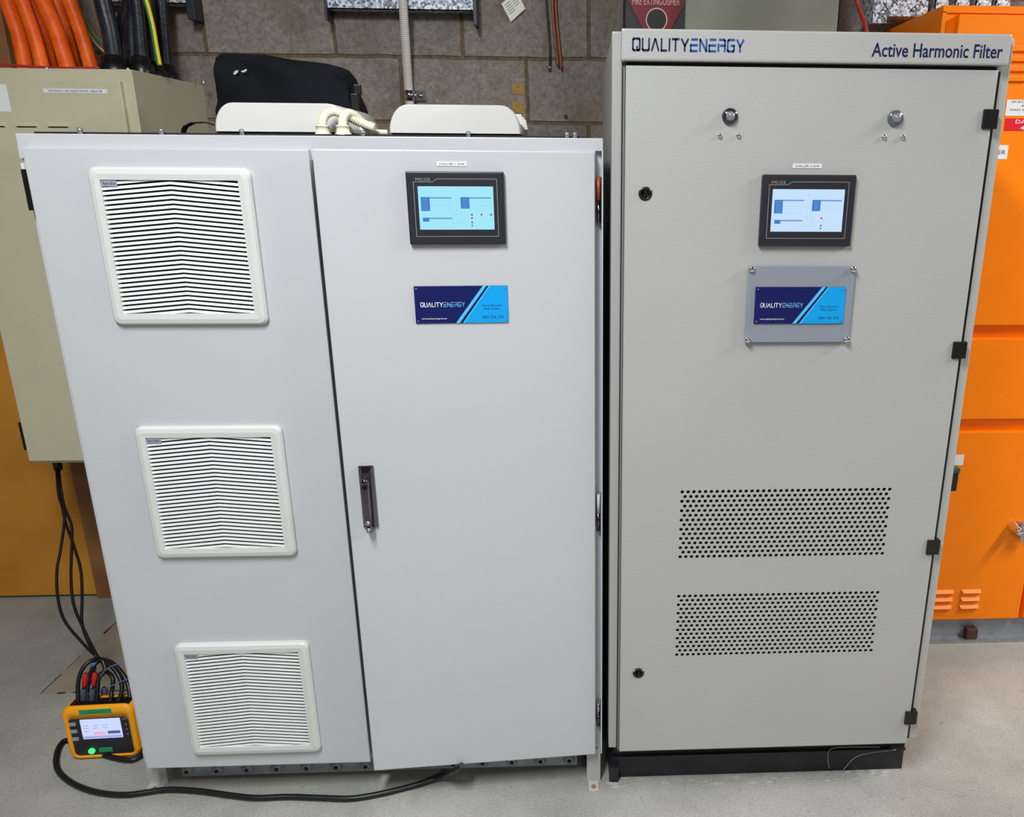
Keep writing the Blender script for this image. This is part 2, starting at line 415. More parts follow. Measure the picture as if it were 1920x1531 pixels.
# ------------------------------------------------------------------ white cabinet
WX0, WX1, WZT = -.0174, 1.1795, 1.663
cab = thing('filter_cabinet', 'wide white two-panel cabinet with three square vent grilles and a screen reading CHILLER 1', 'cabinet', (.58, .3, 0))
b = MB()
b.box(WX0, 1.1632, .0235, .63, .1076, 1.66, 0, .002)
b.box(1.1632, 1.1768, .032, .63, .1076, 1.66, 0); b.box(1.1632, 1.1768, .024, .034, 1.637, 1.66, 0)
b.box(WX0, WX1, .0165, .026, 1.637, WZT, 0, .002); b.box(WX0, 1.163, .0165, .026, 1.615, 1.639, 0)             # folded upper lip
b.box(WX1-.003, WX1, .008, .63, .1076, 1.641, 0)            # right return
b.build('body', WHITE, cab)
b = MB(); b.box(WX0+.03, WX1-.03, .03, .6, WZT-.002, WZT+.004, 0)
lab(b.build('roof_gasket', mat('roof_gasket_rubber', (28, 28, 30), .6), cab), 'black gasket strip along the roof edge')
b = MB(); b.box(0, .5716, 0, .022, .1076, 1.636, 0, .003); b.build('side_panel', WHITE, cab)
# right-hand door, slightly ajar, hinged on its right edge
HX, PSI = 1.1621, .0633
DT = Matrix.Translation((HX, 0, 0)) @ Matrix.Rotation(PSI, 4, 'Z') @ Matrix.Translation((-HX, 0, 0))
b = MB(); b.T = DT
b.box(.5884, HX, 0, .02, .1119, 1.6365, 0, .003)
door = b.build('door', WHITE, cab)
# swing handle
b = MB(); b.T = DT
hp = DT.inverted() @ at(692, 930, 'y', -.03); hx, hz = hp.x, hp.z
b.box(hx-.017, hx+.017, -.007, .001, hz-.075, hz+.078, 0, .003)
hd = b.build('door_handle', CHROMED, door)
b = MB(); b.T = DT
V = []
for z_, wd_, y_ in ((-.086, .005, -.012), (-.078, .0095, -.026), (-.03, .0105, -.031), (.03, .0105, -.031), (.045, .0105, -.026), (.062, .0125, -.012), (.078, .0145, -.008)):
    V += [(hx-wd_-.001, -.006, hz+z_), (hx-wd_*.6-.001, y_, hz+z_), (hx+wd_*.6-.001, y_, hz+z_), (hx+wd_-.001, -.006, hz+z_)]
b.add(V, [(4*i+k, 4*i+k+1, 4*i+k+5, 4*i+k+4) for i in range(6) for k in range(3)]+[(0, 1, 2, 3), (27, 26, 25, 24)])
b.lathe((hx-.001, -.02, hz+.047), (0, -1, 0), [(.0085, 0), (.0085, .008), (.0065, .012), (.003, .0135), (0, .0138)], 0, 20)
b.lathe((hx-.001, -.029, hz-.052), (0, -1, 0), [(.005, 0), (.005, .003), (.003, .005), (0, .0052)], 1, 16); b.lathe((hx-.001, -.029, hz-.070), (0, -1, 0), [(.005, 0), (.004, .003), (0, .0035)], 1, 16)
lab(b.build('handle_lever', [mat('mirror_chrome', (96, 90, 98), .06, 1), CHROME], door), 'chrome swing lever')
b = MB(); b.box(.5722, .600, .0226, .0235, .115, 1.63, 0); b.build('seal_or_gap_shade', BLACK, cab)  # black strip painting the shade inside the door seam
za = at(60, 394, 'y', .01).z; zb = at(47, 317, 'y', .01).z
b = MB(); b.box(-.0115, -.0005, .002, .0235, za, zb, 0, .001); b.box(-.0235, -.0178, .024, .034, (za+zb)/2+.012, zb+.012, 1, .001); b.build('hinge', [BLACK, LABEL], cab)
# hinges in the gap on the right
for za, zb, mm in ((1.489, 1.585, ORREF), (.757, .852, CHROMED), (.19, .262, CHROME)):
    b = MB(); zm = (za+zb)/2
    b.cyl((1.1700, .016, zm), (0, 0, 1), .0042, zb-zm, 0, 14); b.cyl((1.1700, .016, za), (0, 0, 1), .0042, zm-za-.001, 1, 14)
    b.box(1.1745, 1.1765, .010, .0325, za, zb, 1)
    b.build('hinge', [mm if mm is not CHROMED else WHITE, CHROMED], cab)
# roof screws
for u in (145, 298, 450, 678, 877, 1063, 1078):
    p = at(u, 248, 'y', .012); b = MB()
    b.lathe((p.x, .022, WZT), (0, 0, 1), [(.0045, 0), (.0045, .006), (.0055, .006), (.0055, .009), (.003, .012), (0, .012)], 0, 10)
    b.build('roof_screw', ZINC, cab)
# legs with foot tabs
for x0, x1, ly in ((at(277, 1460, 'y', .066).x, at(314, 1460, 'y', .066).x, .066), (1.139, 1.176, .026)):
    b = MB(); b.box(x0, x1, ly, ly+.04, 0, .108, 0, .001); lg = b.build('leg', GREY, cab)
    b = MB(); b.box(x0+.004, x1-.006, ly-.036, ly+.005, 0, .003, 0); b.cyl(((x0+x1)/2, ly-.022, .003), (0, 0, 1), .006, .004, 1, 6)
    b.build('foot_tab', [GREY, RUST], lg)
    b = MB(); b.box(x0, x1, .56, .60, 0, .108, 0, .001); b.build('leg', GREY, cab)
# perforated rail under the cabinet
b = MB(); b.box(.052, 1.112, .058, .06, .030, .107, 0); b.box(.052, 1.112, .06, .1, .030, .032, 0)
rail = b.build('base_rail', STEELD, cab)
for i in range(14):
    x = .068+i*.0787
    b = MB(); b.lathe((x, .058, .050), (0, -1, 0), [(.0165, 0), (.0165, .003), (.0105, .005), (.0105, .009), (.0065, .009)], 0, 18)
    b.cyl((x, .0585, .050), (0, -1, 0), .006, .0025, 1, 14)
    b.build('rail_bolt', [STEELD, BLACK], rail)
# vent grilles
def rrect(x0, x1, z0, z1, r, n=6):
    P = []
    for cx_, cz_, a0 in ((x1-r, z0+r, -90), (x1-r, z1-r, 0), (x0+r, z1-r, 90), (x0+r, z0+r, 180)):
        for i in range(n+1):
            a = R(a0+90*i/n); P.append((cx_+r*math.cos(a), cz_+r*math.sin(a)))
    return P
GS = .325
for k, z0 in enumerate((1.2731, .7158, .1542)):
    x0 = .1266; x1 = x0+GS; z1 = z0+GS; ins = .0245
    b = MB()
    loops = [(0, .010, 0), (.0, .010, -.009), (.004, .010, -.0135), (.013, .010, -.0155)]
    rings = []
    for off, r, y in loops:
        rings.append([(p[0], y, p[1]) for p in rrect(x0+off, x1-off, z0+off, z1-off, max(.016-off*.5, .003))])
    ri = [(p[0], -.0145, p[1]) for p in rrect(x0+ins, x1-ins, z0+ins, z1-ins, .0015)]
    rj = [(p[0], -.002, p[1]) for p in rrect(x0+ins, x1-ins, z0+ins, z1-ins, .0015)]
    rings += [ri, rj]; n = len(ri); V = [p for rg in rings for p in rg]
    b.add(V, [(j_*n+i, j_*n+(i+1) % n, (j_+1)*n+(i+1) % n, (j_+1)*n+i) for j_ in range(len(rings)-1) for i in range(n)], 0)
    g = b.build('vent_grille', PLAST, cab)
    b = MB(); b.box(x0+ins, x1-ins, -.0022, -.0012, z0+ins, z1-ins, 0); b.build('filter_mat', FILT, g)
    # chevron louvres: each slat slopes out and down, and rises to a ridge in the middle
    b = MB(); xa, xb = x0+ins, x1-ins; xm = (xa+xb)/2; pitch = .00945; za = z0+ins; zb = z1-ins; rise = .0125
    def clipz(z): return min(max(z, za), zb)
    i = -2
    while True:
        zl = za+i*pitch
        if zl > zb: break
        for (u0_, h0, u1_, h1) in ((xa, 0, xm, rise), (xm, rise, xb, 0)):
            ns = 8
            for s_ in range(ns):
                xA = u0_+(u1_-u0_)*s_/ns; xB = u0_+(u1_-u0_)*(s_+1)/ns
                hA = h0+(h1-h0)*s_/ns; hB = h0+(h1-h0)*(s_+1)/ns
                def zz(dz): return clipz(zl+dz+hA), clipz(zl+dz+hB)
                lo = zz(0); hi = zz(pitch*.58); tp = zz(pitch*.585)
                if abs(hi[0]-lo[0])+abs(hi[1]-lo[1]) < 2e-4: continue
                b.add([(xA, -.0115, lo[0]), (xB, -.0115, lo[1]), (xB, -.0105, hi[1]), (xA, -.0105, hi[0])], [(0, 1, 2, 3)], 0)
                b.add([(xA, -.0105, hi[0]), (xB, -.0105, hi[1]), (xB, -.0102, tp[1]), (xA, -.0102, tp[0])], [(0, 1, 2, 3)], 0)
                b.add([(xA, -.0115, lo[0]), (xA, -.0102, lo[0]), (xB, -.0102, lo[1]), (xB, -.0115, lo[1])], [(0, 1, 2, 3)], 0)
        i += 1
    b.build('louvre', mat('louvre_plastic', (230, 232, 232), .45), g)
    b = MB(); b.box(xa+.001, xa+.032, -.0128, -.0115, zb-.013, zb-.0005, 0)
    text(b, 'fandis', xa+.004, xa+.029, zb-.0068, -.0131, .0055, 1)
    lab(b.build('maker_badge', [mat('badge_grey', (150, 156, 172), .5), INK], g), 'small grey badge')
# roof fan hoods
def hood(x0, zb_, name_slots):
    W, TW, H, D, Y = .285, .2, .0585, .29, .1
    prof = []
    rx = (W-TW)/2
    for i in range(9): a = R(90*i/8); prof.append((x0+W-rx+rx*math.cos(a), zb_+H*math.sin(a)))
    for i in range(9): a = R(90+90*i/8); prof.append((x0+rx+rx*math.cos(a), zb_+H*math.sin(a)))
    b = MB(); n = len(prof); cx_ = x0+W/2
    R2 = []
    for y, k_ in ((Y+.003, .985), (Y, .965)): pass
    rings = [(Y, .97), (Y+.004, 1), (Y+D-.004, 1), (Y+D, .97)]
    V = []
    for y, k_ in rings: V += [(cx_+(p[0]-cx_)*k_, y, zb_+(p[1]-zb_)*k_) for p in prof]
    b.add(V, [(j_*n+i, (j_+1)*n+i, (j_+1)*n+i+1, j_*n+i+1) for j_ in range(3) for i in range(n-1)], 0, True)
    b.add(V, [list(range(n)), list(range(4*n-1, 3*n-1, -1))], 0)
    o = b.build('roof_hood', HOOD, cab)
    b = MB(); b.box(x0+.004, x0+W-.004, Y+.01, Y+D-.01, WZT-.003, zb_+.001, 0); b.build('hood_gasket', BLACK, o)
    for (y, z) in name_slots:
        b = MB()
        # wedge shaped vent lip on the right flank
        xs = x0+W-rx*(1-math.sqrt(max(0, 1-((z-zb_)/H)**2)))
        b.add([(xs-.006, y, z+.010), (xs+.007, y, z+.010), (xs+.011, y, z-.012), (xs-.002, y, z-.012),
               (xs-.006, y+.018, z+.010), (xs-.001, y+.018, z+.006), (xs+.003, y+.018, z-.012), (xs-.002, y+.018, z-.012)],
              [(0, 3, 2, 1), (4, 5, 6, 7), (0, 1, 5, 4), (1, 2, 6, 5), (2, 3, 7, 6), (3, 0, 4, 7)], 0)
        b.build('vent_lip', HOOD, o)
hood(.346, 1.6735, ((.20, 1.694), (.30, 1.696)))
hood(.7171, 1.6735, ((.13, 1.706), (.20, 1.704), (.27, 1.702)))

# touch screens
def touch(parent, T, x0, z0, yf, scr, dots, lb):
    W_, H_ = .1997, .1478
    X = lambda u: x0+u*W_
    Z = lambda v: z0+(1-v)*H_
    b = MB(); b.T = T; b.box(x0, x0+W_, yf-.012, yf, z0, z0+H_, 0, .003)
    o = b.build('touch_screen', BEZ, parent); lab(o, lb)
    yy = yf-.0124
    b = MB(); b.T = T
    pl = [(.075, .14), (.27, .14), (.315, .10), (.925, .10), (.925, .885), (.075, .885), (.075, .14)]
    for (a, c), (e, g) in zip(pl[:-1], pl[1:]):
        p = Vector((X(a), Z(c))); q = Vector((X(e), Z(g))); t = (q-p).normalized(); n = Vector((-t.y, t.x))*.0005
        b.add([(e2.x, yy, e2.y) for e2 in (p-n, q-n, q+n, p+n)], [(0, 1, 2, 3)], 0)
    text(b, 'MCGS', X(.10), X(.245), Z(.105), yy, .0058, 0)
    b.build('bezel_print', BEZO, o)
    b = MB(); b.T = T
    def q(u0_, u1_, v0, v1, m, dy=.0002): b.add([(X(u0_), yy-dy, Z(v1)), (X(u1_), yy-dy, Z(v1)), (X(u1_), yy-dy, Z(v0)), (X(u0_), yy-dy, Z(v0))], [(0, 1, 2, 3)], m)
    b.box(X(.115), X(.885), yf-.0125, yf-.0118, Z(.79), Z(.20), 0)
    for u0_, rows in ((.14, 5), (.545, 4)):
        v0 = .345; hh = .034
        q(u0_, u0_+.09, v0, v0+.02+rows*hh, 1)
        q(u0_+.09, u0_+.315, v0, v0+.02, 2)
        for i in range(rows): q(u0_+.02, u0_+.07, v0+.024+i*hh, v0+.034+i*hh, 2, .0004)
        for i in range(1, rows+1): q(u0_+.09, u0_+.315, v0+.02+i*hh, v0+.022+i*hh, 3)
    q(.15, .215, .625, .68, 1); q(.215, .45, .625, .645, 2)
    q(.50, .502, .25, .60, 3); q(.455, .55, .57, .574, 3); q(.455, .55, .70, .704, 3); q(.455, .457, .57, .70, 3); q(.55, .552, .57, .70, 3)
    for (u, v, g) in dots:
        c = Vector((X(u), 0, Z(v))); n = 10; r = .0021
        b.add([(c.x+r*math.cos(2*PI*i/n), yy-.0005, c.z+r*math.sin(2*PI*i/n)) for i in range(n)], [list(range(n))], g)
    b.build('display', [scr, SBL, SBD, SGR, SRED, SGRN], o)
def sticker(parent, T, xa, xb, za, zb, yf, txt, name='name_label', m=LABEL, ink=INK, th=.001, lines=1, fr=.42):
    b = MB(); b.T = T; b.box(xa, xb, yf-th, yf, za, zb, 0)
    if isinstance(txt, str): txt = [txt]
    n = len(txt); H_ = (zb-za)/n
    for i, s in enumerate(txt):
        wd_ = (xb-xa)*(.84 if len(s) > 8 or n == 1 else .1*len(s)); c = (xa+xb)/2
        text(b, s, c-wd_/2, c+wd_/2, zb-H_*(i+.5), yf-th-.0003, H_*fr, 1)
    return b.build(name, [m, ink], parent)
def nameplate(parent, T, x0, z0, yf):
    W_, H_ = .1992, .0804
    X = lambda u: x0+u*W_
    Z = lambda v: z0+(1-v)*H_
    b = MB(); b.T = T; b.box(x0, x0+W_, yf-.003, yf, z0, z0+H_, 0)
    yy = yf-.0033
    def q(P, m, dy=0): b.add([(X(u), yy-dy, Z(v)) for u, v in P], [list(range(len(P)))], m)
    q([(.43, 1), (.47, 1), (.775, 0), (.735, 0)], 2)
    q([(.52, 1), (1, 1), (1, 0), (.815, 0)], 1)
    q([(.505, 1), (.52, 1), (.815, 0), (.80, 0)], 2)
    logo(b, X(.06), X(.535), Z(.56), Z(.43), yy-.0003, 3, 4, .17)
    text(b, 'www.qualityenergy.com.au', X(.065), X(.335), Z(.87), yy, .0034, 3)
    text(b, 'Active Harmonic', X(.72), X(.93), Z(.525), yy-.0003, .0048, 5)
    text(b, 'Filter System', X(.74), X(.91), Z(.615), yy-.0003, .0048, 5)
    text(b, '1800 736 374', X(.715), X(.945), Z(.845), yy-.0003, .0062, 5)
    for u, v in ((.025, .06), (.975, .06), (.025, .94), (.975, .94)):
        b.cyl((X(u), yy, Z(v)), (0, -1, 0), .0018, .0015, 6, 10)
    return b.build('name_plate', [NAVY, CYAN, CYANL, WHI, PBLUE, DTEAL, ZINC], parent)
touch(cab, DT, .7716, 1.4465, 0, SCR1, [(.655, .585, 4), (.755, .585, 4), (.855, .585, 4), (.655, .63, 4), (.655, .69, 4), (.655, .735, 5)], 'touch screen with a cyan-tinted display')
nameplate(cab, DT, .7717, 1.2777, 0)
p1 = DT.inverted() @ at(819, 311, 'y', -.02); p2 = DT.inverted() @ at(875, 303, 'y', -.02)
sticker(cab, DT, p1.x, p2.x, p1.z, p2.z, 0, 'CHILLER 1 AHF')

# ------------------------------------------------------------------ grey cabinet (right)
YF = -.0249
gc = thing('filter_cabinet', 'tall grey single-door cabinet with lettered header and two perforated vent fields, on black plinth', 'cabinet', (1.61, .3, 0))
DX0, DX1, DZ0, DZ1 = 1.2236, 1.9921, .1391, 1.8007
b = MB(); b.box(1.199, 2.0265, .0, .63, .1385, 1.865, 0, .003)
b.box(1.1965, 1.2175, -.006, .05, .137, 1.8655, 0, .003)
b.box(1.9965, 2.0268, -.004, .04, .137, 1.8625, 0, .003)
b.build('body', GREYD, gc)
b = MB(); b.box(1.2168, 1.2190, -.0085, .002, .14, 1.80, 0); b.build('flange_gap_shade', BLACK, gc)  # black strip as painted shade between flange and foam seal
b = MB(); b.box(1.2190, 1.2225, -.018, .002, .14, 1.80, 0); lab(b.build('seal_or_gap_shade', mat('grey_foam_seal', (120, 118, 122), .8, bump=.5, bscale=150), gc), 'speckled grey foam seal strip')
b = MB(); b.box(1.2139, 2.0058, -.034, .004, 1.8085, 1.8672, 0, .004)
hdr = b.build('header_panel', GREY, gc)
b = MB(); b.box(1.225, 1.995, -.006, -.001, 1.797, 1.812, 0); b.build('header_gap_shade', BLACK, gc)  # black strip stands in for the shade under the header
b = MB(); b.box(1.990, 2.0062, -.0048, -.003, .14, 1.80, 0); b.build('seal_or_gap_shade', BLACK, gc)  # painted seam shade: thin black strip along the door edge
pa = at(1185, 97, 'y', -.0345); pb = at(1396, 72, 'y', -.0345)
b = MB(); b.T = None
logo(b, pa.x, pb.x, (pa.z+at(1396, 98, 'y', -.0345).z)/2, (pb.z+at(1185, 71, 'y', -.0345).z)/2, -.0345, 0, 1, .2)
lab(b.build('lettering', [NAVYI, BLUEI], hdr), 'two-tone navy and blue word mark')
pa = at(1634, 105, 'y', -.0345); pb = at(1882, 84, 'y', -.0345)
b = MB(); text(b, 'Active Harmonic Filter', pa.x, pb.x, (pa.z+pb.z)/2+.0005, -.0345, .0265, 0, wt=.012)
lab(b.build('lettering', [NAVYI], hdr), 'dark navy lettering')
# door sheet with real perforations
PW, PX = .4987, 1.2236+.1432
fields = [(.8253+.048, .6556+.048), (.5478+.048, .3816+.048)]
b = MB(); NC, NR = 37, 15; px = PW/36; hr = .0044; yb = YF+.0022
fx0, fx1 = PX-px, PX+PW+px
def sheet(xa, xb, za, zb):
    if xb-xa > 1e-5 and zb-za > 1e-5: b.add([(xa, YF, za), (xb, YF, za), (xb, YF, zb), (xa, YF, zb)], [(0, 1, 2, 3)], 0)
spans = []
for zt, zbm in fields:
    rh = (zt-zbm)/(NR-1); spans.append((zbm-rh/2, zt+rh/2, rh, zt))
BV = .003
sheet(DX0+BV, fx0, DZ0+BV, DZ1-BV); sheet(fx1, DX1-BV, DZ0+BV, DZ1-BV)
sheet(fx0, fx1, DZ0+BV, spans[1][0]); sheet(fx0, fx1, spans[1][1], spans[0][0]); sheet(fx0, fx1, spans[0][1], DZ1-BV)
HN = 12
for (sa, sb, rh, zt) in spans:
    for r_ in range(NR):
        zc = zt-rh*r_; odd = r_ % 2; n_ = NC-odd; xs = PX+(px/2 if odd else 0)
        sheet(fx0, xs-px/2, zc-rh/2, zc+rh/2); sheet(xs+px*(n_-1)+px/2, fx1, zc-rh/2, zc+rh/2)
        for c_ in range(n_):
            cx_ = xs+px*c_
            O = []
            for i in range(HN):
                a = 2*PI*(i+.5)/HN; dx, dz = math.cos(a), math.sin(a); s_ = min(px/2/max(abs(dx), 1e-6), rh/2/max(abs(dz), 1e-6))
                O.append((cx_+dx*s_, YF, zc+dz*s_))
            I = [(cx_+hr*math.cos(2*PI*(i+.5)/HN), YF, zc+hr*math.sin(2*PI*(i+.5)/HN)) for i in range(HN)]
            K = [(p[0], yb, p[2]) for p in I]
            cor = [(cx_+px/2, YF, zc+rh/2), (cx_-px/2, YF, zc+rh/2), (cx_-px/2, YF, zc-rh/2), (cx_+px/2, YF, zc-rh/2)]
            V = O+I+K+cor
            Fs = [(i, (i+1) % HN, HN+(i+1) % HN, HN+i) for i in range(HN)]+[(HN+i, HN+(i+1) % HN, 2*HN+(i+1) % HN, 2*HN+i) for i in range(HN)]
            # corner fills
            for ci, (sx_, sz_) in enumerate(((1, 1), (-1, 1), (-1, -1), (1, -1))):
                best = []
                for i in range(HN):
                    p = O[i]; q = O[(i+1) % HN]
                    onx = abs(abs(p[0]-cx_)-px/2) < 1e-7; onx2 = abs(abs(q[0]-cx_)-px/2) < 1e-7
                    mx_, mz_ = (p[0]+q[0])/2-cx_, (p[2]+q[2])/2-zc
                    if onx != onx2 and mx_*sx_ > 0 and mz_*sz_ > 0: Fs.append((i, 3*HN+ci, (i+1) % HN))
            b.add(V, Fs, 0)
# edges of the door skin
x0, x1, z0, z1 = DX0, DX1, DZ0, DZ1
V = [(x0+BV, YF, z0+BV), (x1-BV, YF, z0+BV), (x1-BV, YF, z1-BV), (x0+BV, YF, z1-BV)]
V += [(x0+.0008, YF+.0009, z0+.0008), (x1-.0008, YF+.0009, z0+.0008), (x1-.0008, YF+.0009, z1-.0008), (x0+.0008, YF+.0009, z1-.0008)]
V += [(x0, YF+.003, z0), (x1, YF+.003, z0), (x1, YF+.003, z1), (x0, YF+.003, z1)]
V += [(x0, -.0006, z0), (x1, -.0006, z0), (x1, -.0006, z1), (x0, -.0006, z1)]
b.add(V, [(4*j_+i, 4*j_+4+i, 4*j_+4+(i+1) % 4, 4*j_+(i+1) % 4) for j_ in range(3) for i in range(4)], 0)
gdoor = b.build('door', GREY, gc, merge=False)
b = MB()
for sa, sb, rh, zt in spans: b.box(fx0-.01, fx1+.01, YF+.012, YF+.014, sa-.01, sb+.01, 0)
b.build('vent_backing', FILT, gdoor)
for u, v in ((1858, 223), (1800, 657), (1750.5, 1027), (1708.5, 1347)):
    p = at(u, v, 'y', YF-.006)
    b = MB(); b.box(p.x-.0155, p.x+.0165, YF-.005, YF+.014, p.z-.0195, p.z+.0195, 0, .002); b.build('hinge', BLACK, gc)
for u, v in ((1210, 363), (1197, 1261)):
    p = at(u, v, 'y', YF); b = MB()
    b.lathe((p.x, YF+.001, p.z), (0, -1, 0), [(.0145, 0), (.0145, .002), (.0125, .004), (.0085, .004), (.0085, .002), (0, .002)], 0, 24)
    b.box(p.x-.002, p.x+.002, YF-.005, YF-.0008, p.z-.008, p.z+.008, 0)
    b.add([(p.x-.0145+.0, YF-.0042, p.z+.008), (p.x-.009, YF-.0042, p.z+.008), (p.x-.009, YF-.0042, p.z+.013), (p.x-.012, YF-.0042, p.z+.012)], [(0, 1, 2, 3)], 1)
    b.add([(p.x+.009, YF-.0042, p.z+.008), (p.x+.0145, YF-.0042, p.z+.008), (p.x+.012, YF-.0042, p.z+.012), (p.x+.009, YF-.0042, p.z+.013)], [(0, 1, 2, 3)], 1)
    b.build('door_lock', [BLACK, GREY], gdoor)
for u, v, side in ((1369, 218, 0), (1679.5, 221.5, 1)):
    p = at(u, v, 'y', YF-.004); b = MB()
    b.lathe((p.x, YF+.001, p.z), (0, -1, 0), [(.0165, 0), (.0165, .004), (.0150, .008), (.0095, .009)], 0, 28)
    b.lathe((p.x, YF-.008, p.z), (0, -1, 0), [(.0095, 0), (.0090, .004), (.0066, .008), (.003, .0098), (0, .0102)], 1, 24)
    b.build('indicator_lamp', [mat('lamp_ring_dark', (40, 42, 50), .2, coat=1) if side == 0 else mat('lamp_ring_grey', (92, 94, 100), .2, coat=1), LENSC], gdoor)
def screw(u, v, yf, parent, r=.0055, h=.006, m=CHROME, nm='screw'):
    p = at(u, v, 'y', yf-h/2); b = MB()
    b.lathe((p.x, yf+.0005, p.z), (0, -1, 0), [(r, 0), (r, h*.6), (r*.75, h), (r*.3, h*1.1), (0, h*.9)], 0, 14)
    return b.build(nm, m, parent)
for u, v in ((1349.5, 254), (1385, 254), (1658, 257), (1693, 257)): screw(u, v, YF, gdoor, .0052)
touch(gc, None, 1.2236+.2882, 1.3967+.048, YF, SCR2, [(.655, .60, 4), (.655, .705, 4), (.655, .745, 5)], 'touch screen with a pale blue display')
p1 = at(1486, 315, 'y', YF); p2 = at(1541, 307, 'y', YF)
sticker(gc, None, p1.x, p2.x, p1.z, p2.z, YF, 'CHILLER 3 AHF')
# backing plate on stand-off screws, name plate on it
q1 = at(1396, 641, 'y', YF-.008); q2 = at(1604, 499, 'y', YF-.008)
b = MB(); b.box(q1.x, q2.x, YF-.010, YF-.006, q1.z, q2.z, 0); bp_ = b.build('backing_plate', ACRYL, gc)
for xx in (q1.x+.006, q2.x-.006):
    for zz in (q1.z+.006, q2.z-.006):
        b = MB(); b.cyl((xx, YF+.0005, zz), (0, -1, 0), .004, .014, 0, 14)
        b.lathe((xx, YF-.010, zz), (0, -1, 0), [(.0068, 0), (.0068, .005), (.005, .0075), (0, .008)], 0, 16)
        b.build('screw', CHROME, bp_)
nameplate(gc, None, 1.2236+.2869, 1.2294+.048, YF-.010)
# plinth
b = MB(); b.box(1.212, 2.02, .04, .6, 0, .137, 0); b.box(1.212, 2.02, .03, .042, .07, .075, 0); b.box(1.2, 1.225, .02, .09, 0, .05, 0)
b.build('plinth', BLKST, gc)
# fluff caught along the plinth
b = MB()
for i in range(70):
    x = random.uniform(1.2, 2.0); y = .034+random.uniform(-.03, .0); r = random.uniform(.004, .015)
    V = []; n = 7
    for k_ in range(n): V.append((x+r*1.8*math.cos(2*PI*k_/n)*random.uniform(.6, 1.2), y+r*.5*math.sin(2*PI*k_/n), .0005))
    V.append((x+r*.2, y, r*random.uniform(.15, .5)))
    b.add(V, [(k_, (k_+1) % n, n) for k_ in range(n)], 0, True)
o = b.build('dust_line', DUST); tag(o, 'grey dust and fluff lying along the foot of the black plinth', 'dust'); o['kind'] = 'stuff'
for i, (pts, lb) in enumerate(((((1555, 1440), (1552, 1415), (1560, 1403), (1590, 1400), (1650, 1400)), 'thin pale wire drooping from the right end of the plinth, its left strand'),
                       (((1580, 1445), (1600, 1422), (1625, 1412), (1680, 1405)), 'thin pale wire across the plinth by its right corner, lower strand'))):
    b = MB(); b.tube([at(u, v, 'y', .026) for u, v in pts], .0012, 0, 8)
    tag(b.build('loose_wire', mat('pale_wire', (130, 128, 130), .5)), lb, 'wire')

# ------------------------------------------------------------------ beige wall cabinet
BX0, BX1, BYF, BZ0, BZ1 = -.5874, -.0925, .66, .7074, 1.8533
bc = thing('distribution_board', 'beige wall-mounted electrical cabinet behind the white cabinet at the left edge', 'cabinet', (-.34, .88, .7))
b = MB(); b.box(BX0, BX1, BYF, 1.099, BZ0, BZ1, 0, .002); b.build('body', BEIGE, bc)
b = MB(); b.box(BX0+.004, BX1-.028, BYF-.016, BYF, BZ0+.012, BZ1-.030, 0, .003); bd = b.build('door', BEIGE, bc)
sticker(bc, None, -.327, -.158, 1.7895, 1.8005, BYF-.016, 'FXD FROM L MG MAJOR MINOR 100KA DB', fr=.5)
sticker(bc, None, -.515, -.4225, 1.74, 1.81, BYF-.016, ['A', '-----', '---'], fr=.3)
for xa in (-.502, -.418, -.334):
    b = MB(); z_ = 1.708
    b.add([(xa, BYF-.0155, z_+.007), (xa+.058, BYF-.0155, z_+.007), (xa+.054, BYF-.022, z_-.005), (xa+.004, BYF-.022, z_-.005), (xa+.058, BYF-.0155, z_-.006), (xa, BYF-.0155, z_-.006)],
          [(0, 3, 2, 1), (0, 5, 3), (1, 2, 4)], 0); b.add([(xa+.003, BYF-.0165, z_-.0075), (xa+.055, BYF-.0165, z_-.0075), (xa+.055, BYF-.0165, z_-.004), (xa+.003, BYF-.0165, z_-.004)], [(0, 1, 2, 3)], 1)
    b.build('louvre', [BEIGE, FILT], bd)
for zz in (.80, 1.3): b = MB(); b.box(BX0-.006, BX0+.005, BYF-.013, BYF-.002, zz-.045, zz+.045, 0, .001); b.build('hinge', BLACK, bc)
for u, v, y in ((88, 127, .70), (240, 129, .70), (382, 157, 1.03)):
    p = at(u, v, 'y', y); b = MB(); b.lathe((p.x, y, BZ1), (0, 0, 1), [(.005, 0), (.005, .006), (.003, .009), (0, .009)], 0, 10); b.build('screw', ZINC, bc)
b = MB(); b.cyl(at(108, 872, 'y', .8)+Vector((0, 0, .03)), (0, 0, -1), .013, .045, 0, 14)
b.build('cable_gland', BLACK, bc)

# orange cables into its top
oc = [('leftmost of the thick orange cables entering the beige cabinet top', 48, 11, 34, .83, .0205, 23),
      ('second thick orange cable from the left above the beige cabinet', 81, 40, 63, .81, .0185, 21),
      ('thin orange cable half hidden behind the second thick one', 98, 58, 81, .90, .0150, 14),
      ('middle thick orange cable, wrinkled near its foot', 129, 79, 107, .82, .0215, 25),
      ('thin orange cable half hidden behind the wrinkled thick one', 142, 103, 124, .91, .0165, 16),
      ('rightmost thick orange cable, next to the black cables', 173, 129, 152, .84, .0195, 22)]
for lb, ub, ut, um, y, r, _ in oc:
    p = at(ub, 127, 'y', y); q = at(um, 62, 'y', y+.01); t = at(ut, -2, 'y', y+.02); s = t+(t-q)*4.5
    p.z = BZ1
    b = MB(); b.tube([p-Vector((0, 0, .0)), q, t, s], r, 0, 16, 8); tag(b.build('orange_cable', ORC), lb, 'cable', 'orange cables above the beige cabinet')
